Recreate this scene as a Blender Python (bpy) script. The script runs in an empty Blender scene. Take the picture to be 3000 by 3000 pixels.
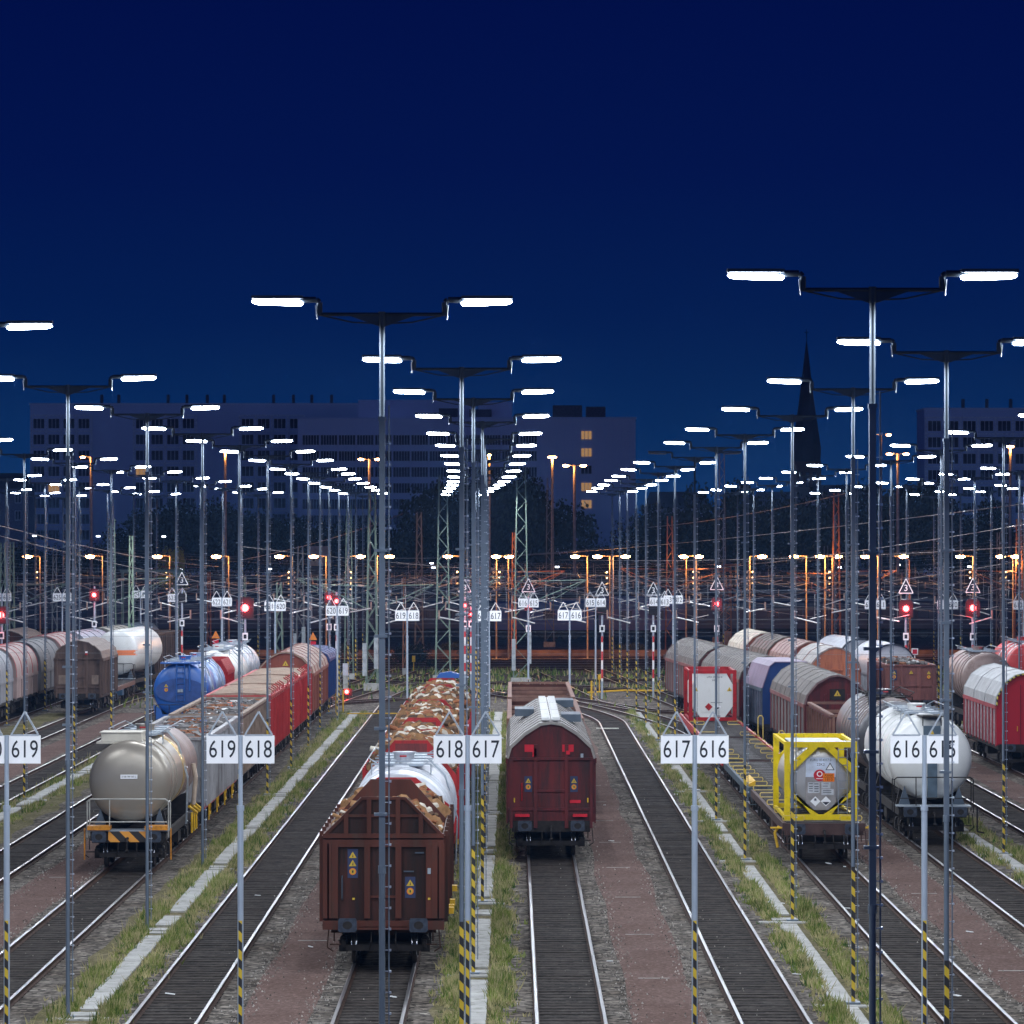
import bpy, math, random
from math import sin, cos, pi, radians
from mathutils import Vector, Matrix
random.seed(7)
S = bpy.context.scene
# ------------------------------------------------------------------ camera
HC, F = 10.6, 12500.0
cam = bpy.data.cameras.new("camera"); co = bpy.data.objects.new("camera", cam)
S.collection.objects.link(co); S.camera = co
co.location = (0, 0, HC); co.rotation_euler = (pi/2, 0, 0)
cam.sensor_width = 36; cam.lens = 150; cam.shift_y = 75/3000.0
cam.clip_start = 1; cam.clip_end = 8000
S.render.resolution_x = S.render.resolution_y = 1024
# ------------------------------------------------------------------ sky
FILL_GLOW = (.34, .62, 1.55)
W = bpy.data.worlds.new("World"); S.world = W; W.use_nodes = True
nt = W.node_tree; bg = nt.nodes["Background"]
tc = nt.nodes.new("ShaderNodeTexCoord"); sx = nt.nodes.new("ShaderNodeSeparateXYZ")
nt.links.new(tc.outputs["Generated"], sx.inputs[0])
rp = nt.nodes.new("ShaderNodeValToRGB"); nt.links.new(sx.outputs[2], rp.inputs[0])
cr = rp.color_ramp
for i, (p, c) in enumerate([(0.0, (.0018, .031, .125)), (.022, (.0012, .024, .108)), (.05, (.0006, .0135, .088)),
                            (.085, (.0003, .0070, .074)), (.13, (.0001, .0045, .064)), (1.0, (.0004, .003, .040))]):
    e = cr.elements[i] if i < 2 else cr.elements.new(p)
    e.position = p; e.color = (*c, 1)
# unseen bright sky band added behind the camera to light building and wagon fronts
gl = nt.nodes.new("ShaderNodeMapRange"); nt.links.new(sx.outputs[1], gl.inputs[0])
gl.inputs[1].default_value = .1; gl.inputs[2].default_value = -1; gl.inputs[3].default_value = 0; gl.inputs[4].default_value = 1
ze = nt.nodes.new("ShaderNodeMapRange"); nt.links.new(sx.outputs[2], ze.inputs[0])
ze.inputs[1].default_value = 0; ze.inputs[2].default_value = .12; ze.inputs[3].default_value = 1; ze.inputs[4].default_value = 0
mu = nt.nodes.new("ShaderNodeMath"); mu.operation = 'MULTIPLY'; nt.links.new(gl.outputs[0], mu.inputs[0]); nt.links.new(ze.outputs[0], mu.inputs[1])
mg = nt.nodes.new("ShaderNodeMix"); mg.data_type = 'RGBA'; nt.links.new(mu.outputs[0], mg.inputs[0]); nt.links.new(rp.outputs[0], mg.inputs[6]); mg.inputs[7].default_value = (*FILL_GLOW, 1)
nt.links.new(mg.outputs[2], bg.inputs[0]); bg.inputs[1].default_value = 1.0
S.view_settings.view_transform = 'Standard'; S.view_settings.look = 'None'
S.cycles.filter_width = 1.55 if hasattr(S, 'cycles') else 0
S.view_settings.exposure = 0; S.view_settings.gamma = 1
LAMP_W, LENS_E, HAZE = 400.0, 70.0, 0.00010
# ------------------------------------------------------------------ materials
MATS = {}
def nodes(name):
    m = bpy.data.materials.new(name); m.use_nodes = True
    n = m.node_tree; b = n.nodes["Principled BSDF"]; return m, n, b
def M(name, col=(.5, .5, .5), rough=.6, metal=0, var=.25, sc=3.0, streak=0, dirt=None, damt=.5, bump=0):
    if name in MATS: return MATS[name]
    m, n, b = nodes(name); L = n.links.new
    t = n.nodes.new("ShaderNodeTexCoord"); mp = n.nodes.new("ShaderNodeMapping")
    L(t.outputs["Object"], mp.inputs[0]); mp.inputs["Scale"].default_value = (sc, sc, sc*(.18 if streak else 1))
    no = n.nodes.new("ShaderNodeTexNoise"); L(mp.outputs[0], no.inputs[0]); no.inputs["Scale"].default_value = 1; no.inputs["Detail"].default_value = 5
    r = n.nodes.new("ShaderNodeValToRGB"); L(no.outputs[0], r.inputs[0])
    r.color_ramp.elements[0].position = .3; r.color_ramp.elements[1].position = .7
    r.color_ramp.elements[0].color = (*[c*(1-var) for c in col], 1); r.color_ramp.elements[1].color = (*[min(1, c*(1+var)) for c in col], 1)
    out = r.outputs[0]
    if dirt:
        n2 = n.nodes.new("ShaderNodeTexNoise"); mp2 = n.nodes.new("ShaderNodeMapping"); L(t.outputs["Object"], mp2.inputs[0])
        mp2.inputs["Scale"].default_value = (sc*1.7+1, sc*1.7+1, (sc*1.7+1)*(.15 if streak else .8)); mp2.inputs["Location"].default_value = (7, 3, 5)
        L(mp2.outputs[0], n2.inputs[0]); n2.inputs["Scale"].default_value = 1; n2.inputs["Detail"].default_value = 8; n2.inputs["Roughness"].default_value = .7
        r2 = n.nodes.new("ShaderNodeValToRGB"); L(n2.outputs[0], r2.inputs[0]); r2.color_ramp.elements[0].position = .62-.3*damt; r2.color_ramp.elements[1].position = .78-.2*damt
        mx = n.nodes.new("ShaderNodeMix"); mx.data_type = 'RGBA'; L(r2.outputs[0], mx.inputs[0]); L(out, mx.inputs[6]); mx.inputs[7].default_value = (*dirt, 1)
        out = mx.outputs[2]
    L(out, b.inputs["Base Color"]); b.inputs['Specular IOR Level'].default_value = .5 if rough < .42 else .22 if rough < .75 else .05; b.inputs["Roughness"].default_value = rough; b.inputs["Metallic"].default_value = metal
    if bump:
        bp = n.nodes.new("ShaderNodeBump"); bp.inputs["Strength"].default_value = bump; L(no.outputs[0], bp.inputs["Height"]); L(bp.outputs[0], b.inputs["Normal"])
    MATS[name] = m; return m
def E(name, col, s):
    if name in MATS: return MATS[name]
    m, n, b = nodes(name); b.inputs["Base Color"].default_value = (.1, .1, .1, 1)
    b.inputs["Emission Color"].default_value = (*col, 1); b.inputs["Emission Strength"].default_value = s
    MATS[name] = m; return m
def gravel(name, c1, c2, scale, patch, bump=.6):
    m, n, b = nodes(name); L = n.links.new
    t = n.nodes.new("ShaderNodeTexCoord")
    v = n.nodes.new("ShaderNodeTexVoronoi"); L(t.outputs["Object"], v.inputs[0]); v.inputs["Scale"].default_value = scale
    hs = n.nodes.new("ShaderNodeSeparateColor"); L(v.outputs["Color"], hs.inputs[0])
    r = n.nodes.new("ShaderNodeValToRGB"); L(hs.outputs[0], r.inputs[0])
    r.color_ramp.elements[0].color = (*c1, 1); r.color_ramp.elements[1].color = (*c2, 1)
    e = r.color_ramp.elements.new(.86); e.color = (*[a*.45+bq*.55 for a, bq in zip(c1, c2)], 1)
    no = n.nodes.new("ShaderNodeTexNoise"); L(t.outputs["Object"], no.inputs[0]); no.inputs["Scale"].default_value = .45; no.inputs["Detail"].default_value = 6
    r2 = n.nodes.new("ShaderNodeValToRGB"); L(no.outputs[0], r2.inputs[0]); r2.color_ramp.elements[0].position = .35; r2.color_ramp.elements[1].position = .7
    mx = n.nodes.new("ShaderNodeMix"); mx.data_type = 'RGBA'; mx.blend_type = 'MULTIPLY'; mx.inputs[0].default_value = 1
    r2.color_ramp.elements[0].color = (*patch, 1); r2.color_ramp.elements[1].color = (1, 1, 1, 1)
    L(r.outputs[0], mx.inputs[6]); L(r2.outputs[0], mx.inputs[7]); L(mx.outputs[2], b.inputs["Base Color"])
    b.inputs["Roughness"].default_value = 1; b.inputs['Specular IOR Level'].default_value = .04
    bp = n.nodes.new("ShaderNodeBump"); bp.inputs["Strength"].default_value = bump; bp.inputs["Distance"].default_value = .05
    L(v.outputs["Distance"], bp.inputs["Height"]); bp.invert = True; L(bp.outputs[0], b.inputs["Normal"])
    MATS[name] = m; return m
def hazard(name, a, bcol, per=.36, slope=1.0):
    m, n, b = nodes(name); L = n.links.new
    t = n.nodes.new("ShaderNodeTexCoord"); s = n.nodes.new("ShaderNodeSeparateXYZ"); L(t.outputs["Object"], s.inputs[0])
    m1 = n.nodes.new("ShaderNodeMath"); m1.operation = 'MULTIPLY_ADD'; L(s.outputs[0], m1.inputs[0]); m1.inputs[1].default_value = slope; L(s.outputs[2], m1.inputs[2])
    m2 = n.nodes.new("ShaderNodeMath"); m2.operation = 'DIVIDE'; L(m1.outputs[0], m2.inputs[0]); m2.inputs[1].default_value = per
    m3 = n.nodes.new("ShaderNodeMath"); m3.operation = 'FRACT'; L(m2.outputs[0], m3.inputs[0])
    m4 = n.nodes.new("ShaderNodeMath"); m4.operation = 'GREATER_THAN'; L(m3.outputs[0], m4.inputs[0]); m4.inputs[1].default_value = .5
    mx = n.nodes.new("ShaderNodeMix"); mx.data_type = 'RGBA'; L(m4.outputs[0], mx.inputs[0]); mx.inputs[6].default_value = (*a, 1); mx.inputs[7].default_value = (*bcol, 1)
    L(mx.outputs[2], b.inputs["Base Color"]); b.inputs["Roughness"].default_value = .6; MATS[name] = m; return m
steel = M('galvanised_steel', (.30, .34, .38), .45, .5, .15, 2)
steel_dark = M('dark_steel', (.07, .09, .115), .5, .4, .2, 2)
black = M('black_rubber', (.012, .013, .016), .55)
under = M('sooty_iron', (.022, .019, .018), .7, .2, .4, 5)
bufm = M('buffer_steel', (.045, .055, .075), .45, .5, .3, 9)
shine = M('polished_wheel', (.6, .62, .66), .25, 1)
white = M('white_paint', (.84, .85, .87), .5, 0, .05, 2)
dgt = M('black_paint', (.02, .025, .035), .5, 0, 0)
yellow = M('yellow_paint', (.70, .52, .005), .45, 0, .12, 4, dirt=(.3, .18, .02), damt=.2)
yellow2 = M('safety_yellow', (.55, .33, .02), .5, 0, .2, 4)
red = M('red_paint', (.32, .012, .015), .45, 0, .2, 3, dirt=(.12, .02, .015), damt=.35)
hz = hazard('hazard_stripes', (.012, .012, .015), (.55, .38, .02))
rw = hazard('red_white_bands', (.5, .02, .02), (.75, .75, .75), 1.2, 0)
lens_m = E('lamp_glow', (.80, .88, 1.0), LENS_E)
sod_m = E('sodium_glow', (1.0, .42, .16), 70)
red_m = E('red_signal_glow', (1.0, .03, .03), 30)
wht_m = E('white_point_glow', (.8, .88, 1.0), 14)
ora_w = E('amber_window_glow', (1.0, .55, .2), .35)
# ------------------------------------------------------------------ mesh helpers
class MB:
    def __init__(s): s.v = []; s.f = []; s.m = []; s.sm = []
    def add(s, vs, fs, mi=0, smooth=False):
        o = len(s.v); s.v += [tuple(v) for v in vs]; s.f += [tuple(i+o for i in f) for f in fs]
        s.m += [mi]*len(fs); s.sm += [smooth]*len(fs); return s
    def box(s, x0, x1, y0, y1, z0, z1, mi=0):
        return s.add([(x0,y0,z0),(x1,y0,z0),(x1,y1,z0),(x0,y1,z0),(x0,y0,z1),(x1,y0,z1),(x1,y1,z1),(x0,y1,z1)],
                     [(0,3,2,1),(4,5,6,7),(0,1,5,4),(1,2,6,5),(2,3,7,6),(3,0,4,7)], mi)
    def cb(s, c, d, mi=0): return s.box(c[0]-d[0]/2, c[0]+d[0]/2, c[1]-d[1]/2, c[1]+d[1]/2, c[2]-d[2]/2, c[2]+d[2]/2, mi)
    def bar(s, p, q, r, n=6, mi=0, r2=None):
        p, q = Vector(p), Vector(q); d = (q-p)
        if d.length < 1e-6: return s
        d.normalize(); a = d.orthogonal().normalized(); b = d.cross(a); r2 = r if r2 is None else r2
        vs = [p+(a*cos(2*pi*i/n)+b*sin(2*pi*i/n))*r for i in range(n)]+[q+(a*cos(2*pi*i/n)+b*sin(2*pi*i/n))*r2 for i in range(n)]
        fs = [(i, (i+1) % n, n+(i+1) % n, n+i) for i in range(n)]
        o = len(s.v); s.add(vs, fs, mi, n > 6); s.add(vs, [tuple(range(n))[::-1], tuple(range(n, 2*n))], mi); return s
    def poly(s, pts, r, n=5, mi=0):
        for a, b in zip(pts, pts[1:]): s.bar(a, b, r, n, mi)
        return s
    def prism(s, pts, y0, y1, mi=0):      # polygon in XZ extruded along Y
        n = len(pts); vs = [(x, y0, z) for x, z in pts]+[(x, y1, z) for x, z in pts]
        return s.add(vs, [tuple(range(n)), tuple(range(n, 2*n))[::-1]]+[(i, n+i, n+(i+1) % n, (i+1) % n) for i in range(n)], mi)
    def plate(s, pts, y, t=.02, mi=0): return s.prism(pts, y-t, y, mi)
    def lathe(s, prof, c, n=40, mi=0, smooth=True):   # profile (y, r) round a Y axis through c=(x,z)
        vs = []; k = len(prof)
        for y, r in prof: vs += [(c[0]+r*cos(2*pi*i/n), y, c[1]+r*sin(2*pi*i/n)) for i in range(n)]
        fs = [(j*n+i, (j+1)*n+i, (j+1)*n+(i+1) % n, j*n+(i+1) % n) for j in range(k-1) for i in range(n)]
        s.add(vs, fs, mi, smooth); return s
    def mesh(s, name, mats):
        me = bpy.data.meshes.new(name); me.from_pydata(s.v, [], s.f)
        for m in (mats if isinstance(mats, (list, tuple)) else [mats]): me.materials.append(m)
        me.polygons.foreach_set('material_index', s.m); me.polygons.foreach_set('use_smooth', s.sm)
        me.update(); return me
    def build(s, name, mats, parent=None, loc=None): return put(name, s.mesh(name, mats), parent, loc)
def put(name, me, parent=None, loc=None, rot=None):
    o = bpy.data.objects.new(name, me); S.collection.objects.link(o)
    if parent: o.parent = parent
    if loc: o.location = loc
    if rot: o.rotation_euler = rot
    return o
def tag(o, label=None, cat=None, group=None, kind=None):
    if label: o['label'] = label
    if cat: o['category'] = cat
    if group: o['group'] = group
    if kind: o['kind'] = kind
    return o
def thing(name, label, cat, x, y, z=0, rz=0, group=None):
    o = bpy.data.objects.new(name, None); S.collection.objects.link(o); o.location = (x, y, z); o.rotation_euler = (0, 0, rz)
    o.empty_display_size = .3
    return tag(o, label, cat, group)
def copy_tree(o, parent=None, skip=()):
    c = o.copy(); S.collection.objects.link(c); c.parent = parent
    for ch in list(o.children):
        if ch.name.split('.')[0] in skip: continue
        copy_tree(ch, c, skip)
    return c
def text_into(mb, txt, size, mi, T, align='CENTER'):
    cu = bpy.data.curves.new('t', 'FONT'); cu.body = txt; cu.size = size; cu.align_x = align; cu.align_y = 'CENTER'; cu.resolution_u = 4
    o = bpy.data.objects.new('t', cu); S.collection.objects.link(o)
    me = o.to_mesh(); vs = [T @ v.co for v in me.vertices]; fs = [tuple(p.vertices) for p in me.polygons]
    mb.add(vs, fs, mi); o.to_mesh_clear(); bpy.data.objects.remove(o); bpy.data.curves.remove(cu)
def face_T(x, y, z, w=1.0): return Matrix.Translation((x, y, z)) @ Matrix.Rotation(pi/2, 4, 'X') @ Matrix.Diagonal((w, 1, 1, 1))
ORD = ('first second third fourth fifth sixth seventh eighth ninth tenth eleventh twelfth thirteenth fourteenth fifteenth sixteenth '
       'seventeenth eighteenth nineteenth twentieth twenty-first twenty-second twenty-third twenty-fourth twenty-fifth twenty-sixth '
       'twenty-seventh twenty-eighth twenty-ninth thirtieth').split()
def px(x, y, Y): return ((x-1500)*Y/F, HC-(y-1575)*Y/F)      # photo pixel at distance Y -> X, Z
# ------------------------------------------------------------------ ground
GZ = -.17
gr = gravel('ballast_gravel', (.030, .027, .024), (.33, .30, .265), 7.0, (.50, .46, .43))
gr2 = gravel('dark_ballast', (.014, .013, .012), (.085, .078, .072), 10.0, (.6, .55, .5))
pk = gravel('pink_gravel', (.090, .060, .052), (.21, .145, .128), 16.0, (.8, .76, .74), .3)
vg = gravel('weedy_soil', (.085, .075, .04), (.24, .20, .13), 12.0, (.62, .68, .5))
earth = M('far_soil', (.05, .043, .035), .95, 0, .4, .05)
MB().add([(-3000, -500, GZ-.06), (3000, -500, GZ-.06), (3000, 6000, GZ-.06), (-3000, 6000, GZ-.06)], [(0, 1, 2, 3)]).build('ground', earth)
tag(bpy.data.objects['ground'], kind='structure')
o = MB().add([(-90, 20, GZ), (90, 20, GZ), (90, 470, GZ), (-90, 470, GZ)], [(0, 1, 2, 3)]).build('ballast', gr); tag(o, kind='structure')
XR = [(-1.0), (-9.95), (-18.9), (-27.85), (7.95), (16.9), (25.85)]
for xc in (-5.3, 3.5, 12.5, 21.4, -14.25, -23.2):
    y0 = max(40, abs(xc)/.13-20); vs = []; n = 60
    for i in range(n+1):
        y = y0+(262-y0)*i/n; w = .80+.06*sin(y*.31+xc)+random.uniform(-.03, .03)
        vs += [(xc-w, y, GZ+.004), (xc+w+random.uniform(-.03, .03), y, GZ+.004)]
    o = MB().add(vs, [(2*i, 2*i+1, 2*i+3, 2*i+2) for i in range(n)]).build('path', pk); tag(o, kind='structure')
for xc in XR:
    y0 = max(40, abs(xc)/.13-20); vs = []; n = 70
    for i in range(n+1):
        y = y0+(262-y0)*i/n
        vs += [(xc-.72+random.uniform(-.2, .2), y, GZ+.004), (xc+.8+random.uniform(-.2, .2), y, GZ+.004)]
    o = MB().add(vs, [(2*i, 2*i+1, 2*i+3, 2*i+2) for i in range(n)]).build('verge', vg); tag(o, kind='structure')
conc = M('concrete', (.34, .34, .325), .85, 0, .18, 1.3, dirt=(.15, .15, .12), damt=.35)
# ------------------------------------------------------------------ lamp post rows
ROWS = {
 ('618', '617'): [(-1.97, 64.7)]+[(-1.0, 84.8), (-.95, 105), (-.87, 125.7), (-.95, 146), (-1.02, 166.5), (-1.15, 187), (-1.32, 207.5), (-1.5, 228), (-1.75, 248.5), (-2.1, 269), (-2.45, 290), (-2.9, 310), (-3.4, 331), (-3.9, 352)],
 ('620', '619'): [(-9.8, 72.6), (-9.95, 95.6), (-9.95, 116.4), (-10.05, 138.6), (-10.1, 158), (-10.2, 178), (-10.3, 199), (-10.5, 220), (-10.8, 240), (-11.2, 261), (-11.4, 281), (-11.6, 302), (-11.8, 322), (-12, 343)],
 ('622', '621'): [(-20, y) for y in (154, 175, 195, 213, 233, 254, 274, 295, 315, 336)],
 ('624', '623'): [(-29, y) for y in (245, 265, 286, 306, 327, 348)],
 ('626', '625'): [(-38, y) for y in (320, 340, 361)],
 ('616', '615'): [(4.9, 58)]+[(7.85, y) for y in (77.1, 98.2, 119.5)]+[(7.75, y) for y in (142, 162, 181, 203, 226, 247, 266, 287, 307, 330)],
 ('614', '613'): [(16.7, y) for y in (124, 145, 166, 188, 213, 233, 254, 274, 295, 316, 337)],
 ('612', '611'): [(25.8, y) for y in (217, 238, 258, 279, 300, 320, 341)],
 ('610', '609'): [(34.8, y) for y in (290, 310, 331, 352)],
}
# concrete drain covers
def slabs(xc, poles, y0, y1):
    mb = MB(); y = y0
    while y < y1:
        L = 1.5; near = min([abs(y+.75-p) for p in poles]+[99])
        if near > 1.25 and random.random() > .03:
            j = random.uniform(-.012, .012)
            mb.box(xc-.25+j*.5, xc+.25+j*.5, y+.005, y+L-.006, GZ-.1, GZ+.05+random.uniform(-.003, .003))
        y += L
    for p in poles:
        mb.box(xc-.75, xc+.62, p-.55, p-.12, GZ-.1, GZ+.04); mb.box(xc-.35, xc+.35, p+.0, p+.75, GZ-.1, GZ+.062)
    return tag(mb.build('drain_cover', conc), kind='structure')
for k, v in ROWS.items():
    xc = v[2][0]; ps = [p[1] for p in v if p[1] < 262]
    if ps and abs(xc) < 27: slabs(xc+(.32 if xc < -5 else .12 if xc < 3 else -.2), ps, max(45, abs(xc)/.13-20), 262)
# ------------------------------------------------------------------ grass
gm = M('grass_green', (.15, .19, .045), .8, 0, .5, .8); gm2 = M('grass_dry', (.34, .30, .15), .85, 0, .3, .8); gm3 = M('grass_dark', (.05, .10, .025), .8, 0, .4, .8)
def grass(xc, y0, y1, dens, side=None):
    mb = MB(); vs = []; fs = []; mi = []
    N = int((y1-y0)*dens)
    for c in range(N):
        s = random.choice((-1, 1)); y = random.uniform(y0, y1)
        ph = .5+.5*sin(y*.55+xc*3+s*1.7)*sin(y*.17+s+xc)
        ph *= .55+.45*sin(y*1.9+s)*sin(y*.83+xc)+.2
        if random.random() > .05+.75*ph: continue
        x = xc+s*(.30+abs(random.gauss(0, .24)))+(.06 if s > 0 else 0)
        h = random.uniform(.05, .2)*(1+.8*ph)*(1 if random.random() < .93 else 1.7)
        kind = 0 if random.random() < .25+.35*ph else (1 if random.random() < .8 else 2)
        for b in range(random.randint(3, 6)):
            bx = x+random.gauss(0, .06); by = y+random.gauss(0, .06); lx = random.gauss(0, .08); w = random.uniform(.008, .02); hh = h*random.uniform(.6, 1.2)
            o = len(vs); vs += [(bx-w, by, GZ), (bx+w, by, GZ), (bx+lx, by+random.gauss(0, .05), GZ+hh)]; fs.append((o, o+1, o+2)); mi.append(kind)
    mb.v = vs; mb.f = fs; mb.m = mi; mb.sm = [False]*len(fs)
    return tag(mb.build('grass', [gm, gm2, gm3]), 'green and straw coloured weeds beside the concrete drain covers', 'grass', kind='stuff')
grass(-.85, 83, 150, 210); grass(-.85, 150, 262, 80)
grass(-9.6, 83, 160, 190); grass(-9.6, 160, 262, 80)
grass(7.8, 83, 160, 190); grass(7.8, 160, 262, 90)
grass(16.6, 128, 262, 90); grass(-19.6, 150, 262, 60); grass(25.6, 200, 262, 40)
mbg = MB()
for _ in range(9000):      # weeds at the throat of the yard
    x = random.uniform(-45, 48); y = random.choice((random.gauss(322, 5), random.gauss(300, 4), random.uniform(268, 345), random.gauss(338, 3)))
    if sin(x*.5+y*.3)*sin(x*.13) < -.15: continue
    h = random.uniform(.15, .6); w = random.uniform(.03, .08); a = random.gauss(0, .12)
    mbg.add([(x-w, y, GZ), (x+w, y, GZ), (x+a, y, GZ+h)], [(0, 1, 2)], random.choice((0, 0, 1, 2)))
tag(mbg.build('grass', [gm, gm2, gm3]), 'tall weeds between the crossing tracks at the yard throat', 'grass', kind='stuff')
# stray stones on path edges and ballast, pale joints across the paths
mb = MB()
for _ in range(9000):
    y = 84+abs(random.gauss(0, 42)); xc = random.choice((-5.3, 3.5, 12.5, -14.25)); x = xc+random.choice((-1, 1))*(.82+random.gauss(0, .16)) if random.random() < .8 else xc+random.uniform(-2.2, 2.2)
    r_ = random.uniform(.012, .034); a = random.uniform(0, 6)
    mb.add([(x+r_*cos(a), y+r_*sin(a), GZ+.003), (x+r_*cos(a+2.1), y+r_*sin(a+2.1), GZ+.003), (x+r_*cos(a+4.2), y+r_*sin(a+4.2), GZ+.003), (x+random.gauss(0, r_*.3), y, GZ+r_*1.5)], [(0, 1, 3), (1, 2, 3), (2, 0, 3)], random.choice((0, 0, 1, 2)))
tag(mb.build('stones', [M('stone_grey', (.22, .20, .18), .9), M('stone_pale', (.36, .34, .31), .9), M('stone_dark', (.07, .065, .06), .9)]), 'stray ballast stones along the edges of the pink gravel paths', 'stones', kind='stuff')
mb = MB()
for xc in (-5.3, 3.5, 12.5, -14.25, 21.4):
    y = 92+xc*.2
    while y < 200: mb.box(xc-.42, xc+.35, y, y+.07, GZ, GZ+.012); y += random.choice((11.5, 12, 23))
tag(mb.build('path_joint', conc), kind='structure')
# ------------------------------------------------------------------ tracks
rtop = M('rail_polished', (.22, .22, .232), .33, 1, .05, 1); rside = M('rail_rust', (.05, .03, .022), .8, .2, .4, 4); slp = M('oiled_timber_sleeper', (.036, .030, .027), .85, 0, .6, 2.3, dirt=(.075, .07, .065), damt=.3, bump=.2)
rtop2 = M('rail_dull', (.30, .27, .27), .4, .9, .2, 1)
def offs(P, d):
    out = []
    for i, p in enumerate(P):
        a = Vector(P[max(0, i-1)]); b = Vector(P[min(len(P)-1, i+1)]); t = (b-a).normalized(); out.append((p[0]+t.y*d, p[1]-t.x*d))
    return out
def rail_mesh(P, d, top):
    mb = MB(); prof = [(-.070, -.16), (-.070, -.145), (-.012, -.12), (-.012, -.045), (-.040, -.038), (-.040, -.006), (-.033, 0), (.033, 0), (.040, -.006), (.040, -.038), (.012, -.045), (.012, -.12), (.070, -.145), (.070, -.16)]
    cols = [offs(P, d+o) for o, z in prof]; n = len(P)
    vs = [(cols[j][i][0], cols[j][i][1], prof[j][1]) for j in range(len(prof)) for i in range(n)]
    for j in range(len(prof)-1):
        mi = 1 if j in (5, 6, 7) else 0
        mb.add([vs[j*n+i] for i in range(n)]+[vs[(j+1)*n+i] for i in range(n)], [(i, i+1, n+i+1, n+i) for i in range(n-1)], mi)
    return mb
def track(P, top=None, sl=True, ys=None):
    root = bpy.data.objects.new('track', None); S.collection.objects.link(root); tag(root, kind='structure')
    for d in (-.752, .752): rail_mesh(P, d, top).build('rail', [rside, top or rtop], root)
    if sl:
        mb = MB(); mbb = MB(); acc = 0; Lf, R = offs(P, -1.22), offs(P, 1.22)
        mbb.add([(x, y, GZ+.008) for x, y in offs(P, -.70)]+[(x, y, GZ+.008) for x, y in offs(P, .70)], [(i, i+1, len(P)+i+1, len(P)+i) for i in range(len(P)-1)])
        for i in range(len(P)-1):
            a, b = Vector(P[i]), Vector(P[i+1]); L = (b-a).length; t = (b-a)/L; nrm = Vector((t.y, -t.x)); 
            while acc < L:
                c = a+t*acc; j = random.uniform(-.03, .03); hw = .13; z0, z1 = GZ-.05, GZ+.016+random.uniform(-.006, .008)
                q = [c-nrm*(.83+j)-t*hw, c+nrm*(.83-j)-t*hw, c+nrm*(.83-j)+t*hw, c-nrm*(.83+j)+t*hw]
                mb.add([(p.x, p.y, z0) for p in q]+[(p.x, p.y, z1) for p in q], [(4, 5, 6, 7), (0, 1, 5, 4), (1, 2, 6, 5), (2, 3, 7, 6), (3, 0, 4, 7)])
                acc += .6
            acc -= L
        mb.build('sleepers', slp, root); mbb.build('track_bed', gr2, root)
    return root
BEND = {3: (198, -.058, 0), 2: (226, -.06, .0010), 4: (250, -.07, .0008), 5: (262, -.08, .0006), 6: (268, -.07, .0006), 7: (275, -.06, 0), 1: (244, -.05, .0022), 0: (326, 0, 0),
        -1: (300, .02, 0), -2: (274, .04, .0006), -3: (262, .06, .0004), -4: (262, .07, .0004), -5: (262, .07, .0004), -6: (275, .07, .0003), -7: (300, .06, 0)}
def cx(k, y):
    x0 = 1.3+4.475*k-(.17 if k == -3 else 0); b = BEND[k]
    if y <= b[0]: return x0
    d = y-b[0]; sg = -1 if k > 0 else 1
    e = b[1]*(d-6*(1-math.exp(-d/6.0)))
    return x0+e+sg*b[2]*min(d, 50)**2
for k in BEND:
    x0 = abs(1.3+4.475*k); y = max(40, (x0-3)/.125-12); P = []
    while y < 345: P.append((cx(k, y), y)); y += 4 if y < BEND[k][0]-2 else 2
    track(P, rtop if abs(k) < 4 else rtop2)
for P in ([(12, 259), (8.3, 263), (3.2, 284), (-4, 305), (-14, 325), (-30, 345)], [(25, 262), (16, 282), (8, 300), (0, 312), (-12, 326), (-40, 340)],
          [(-22, 262), (-13, 272), (-8.8, 280), (-2, 290), (8, 304), (20, 318), (45, 335)], [(-36, 285), (-24, 298), (-10, 308), (4, 318), (24, 328), (48, 338)]):
    Q = []
    for i in range(len(P)-1):
        for s in range(5): a = s/5; Q.append((P[i][0]*(1-a)+P[i+1][0]*a, P[i][1]*(1-a)+P[i+1][1]*a))
    Q.append(P[-1]); track(Q, rtop2)
for yy, sl_ in ((346, .02), (352, -.03), (359, .01), (366, 0), (373, .03), (382, -.02), (392, .0), (404, .02)):
    track([(x, yy+x*sl_) for x in range(-64, 65, 8)], rtop2)

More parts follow.
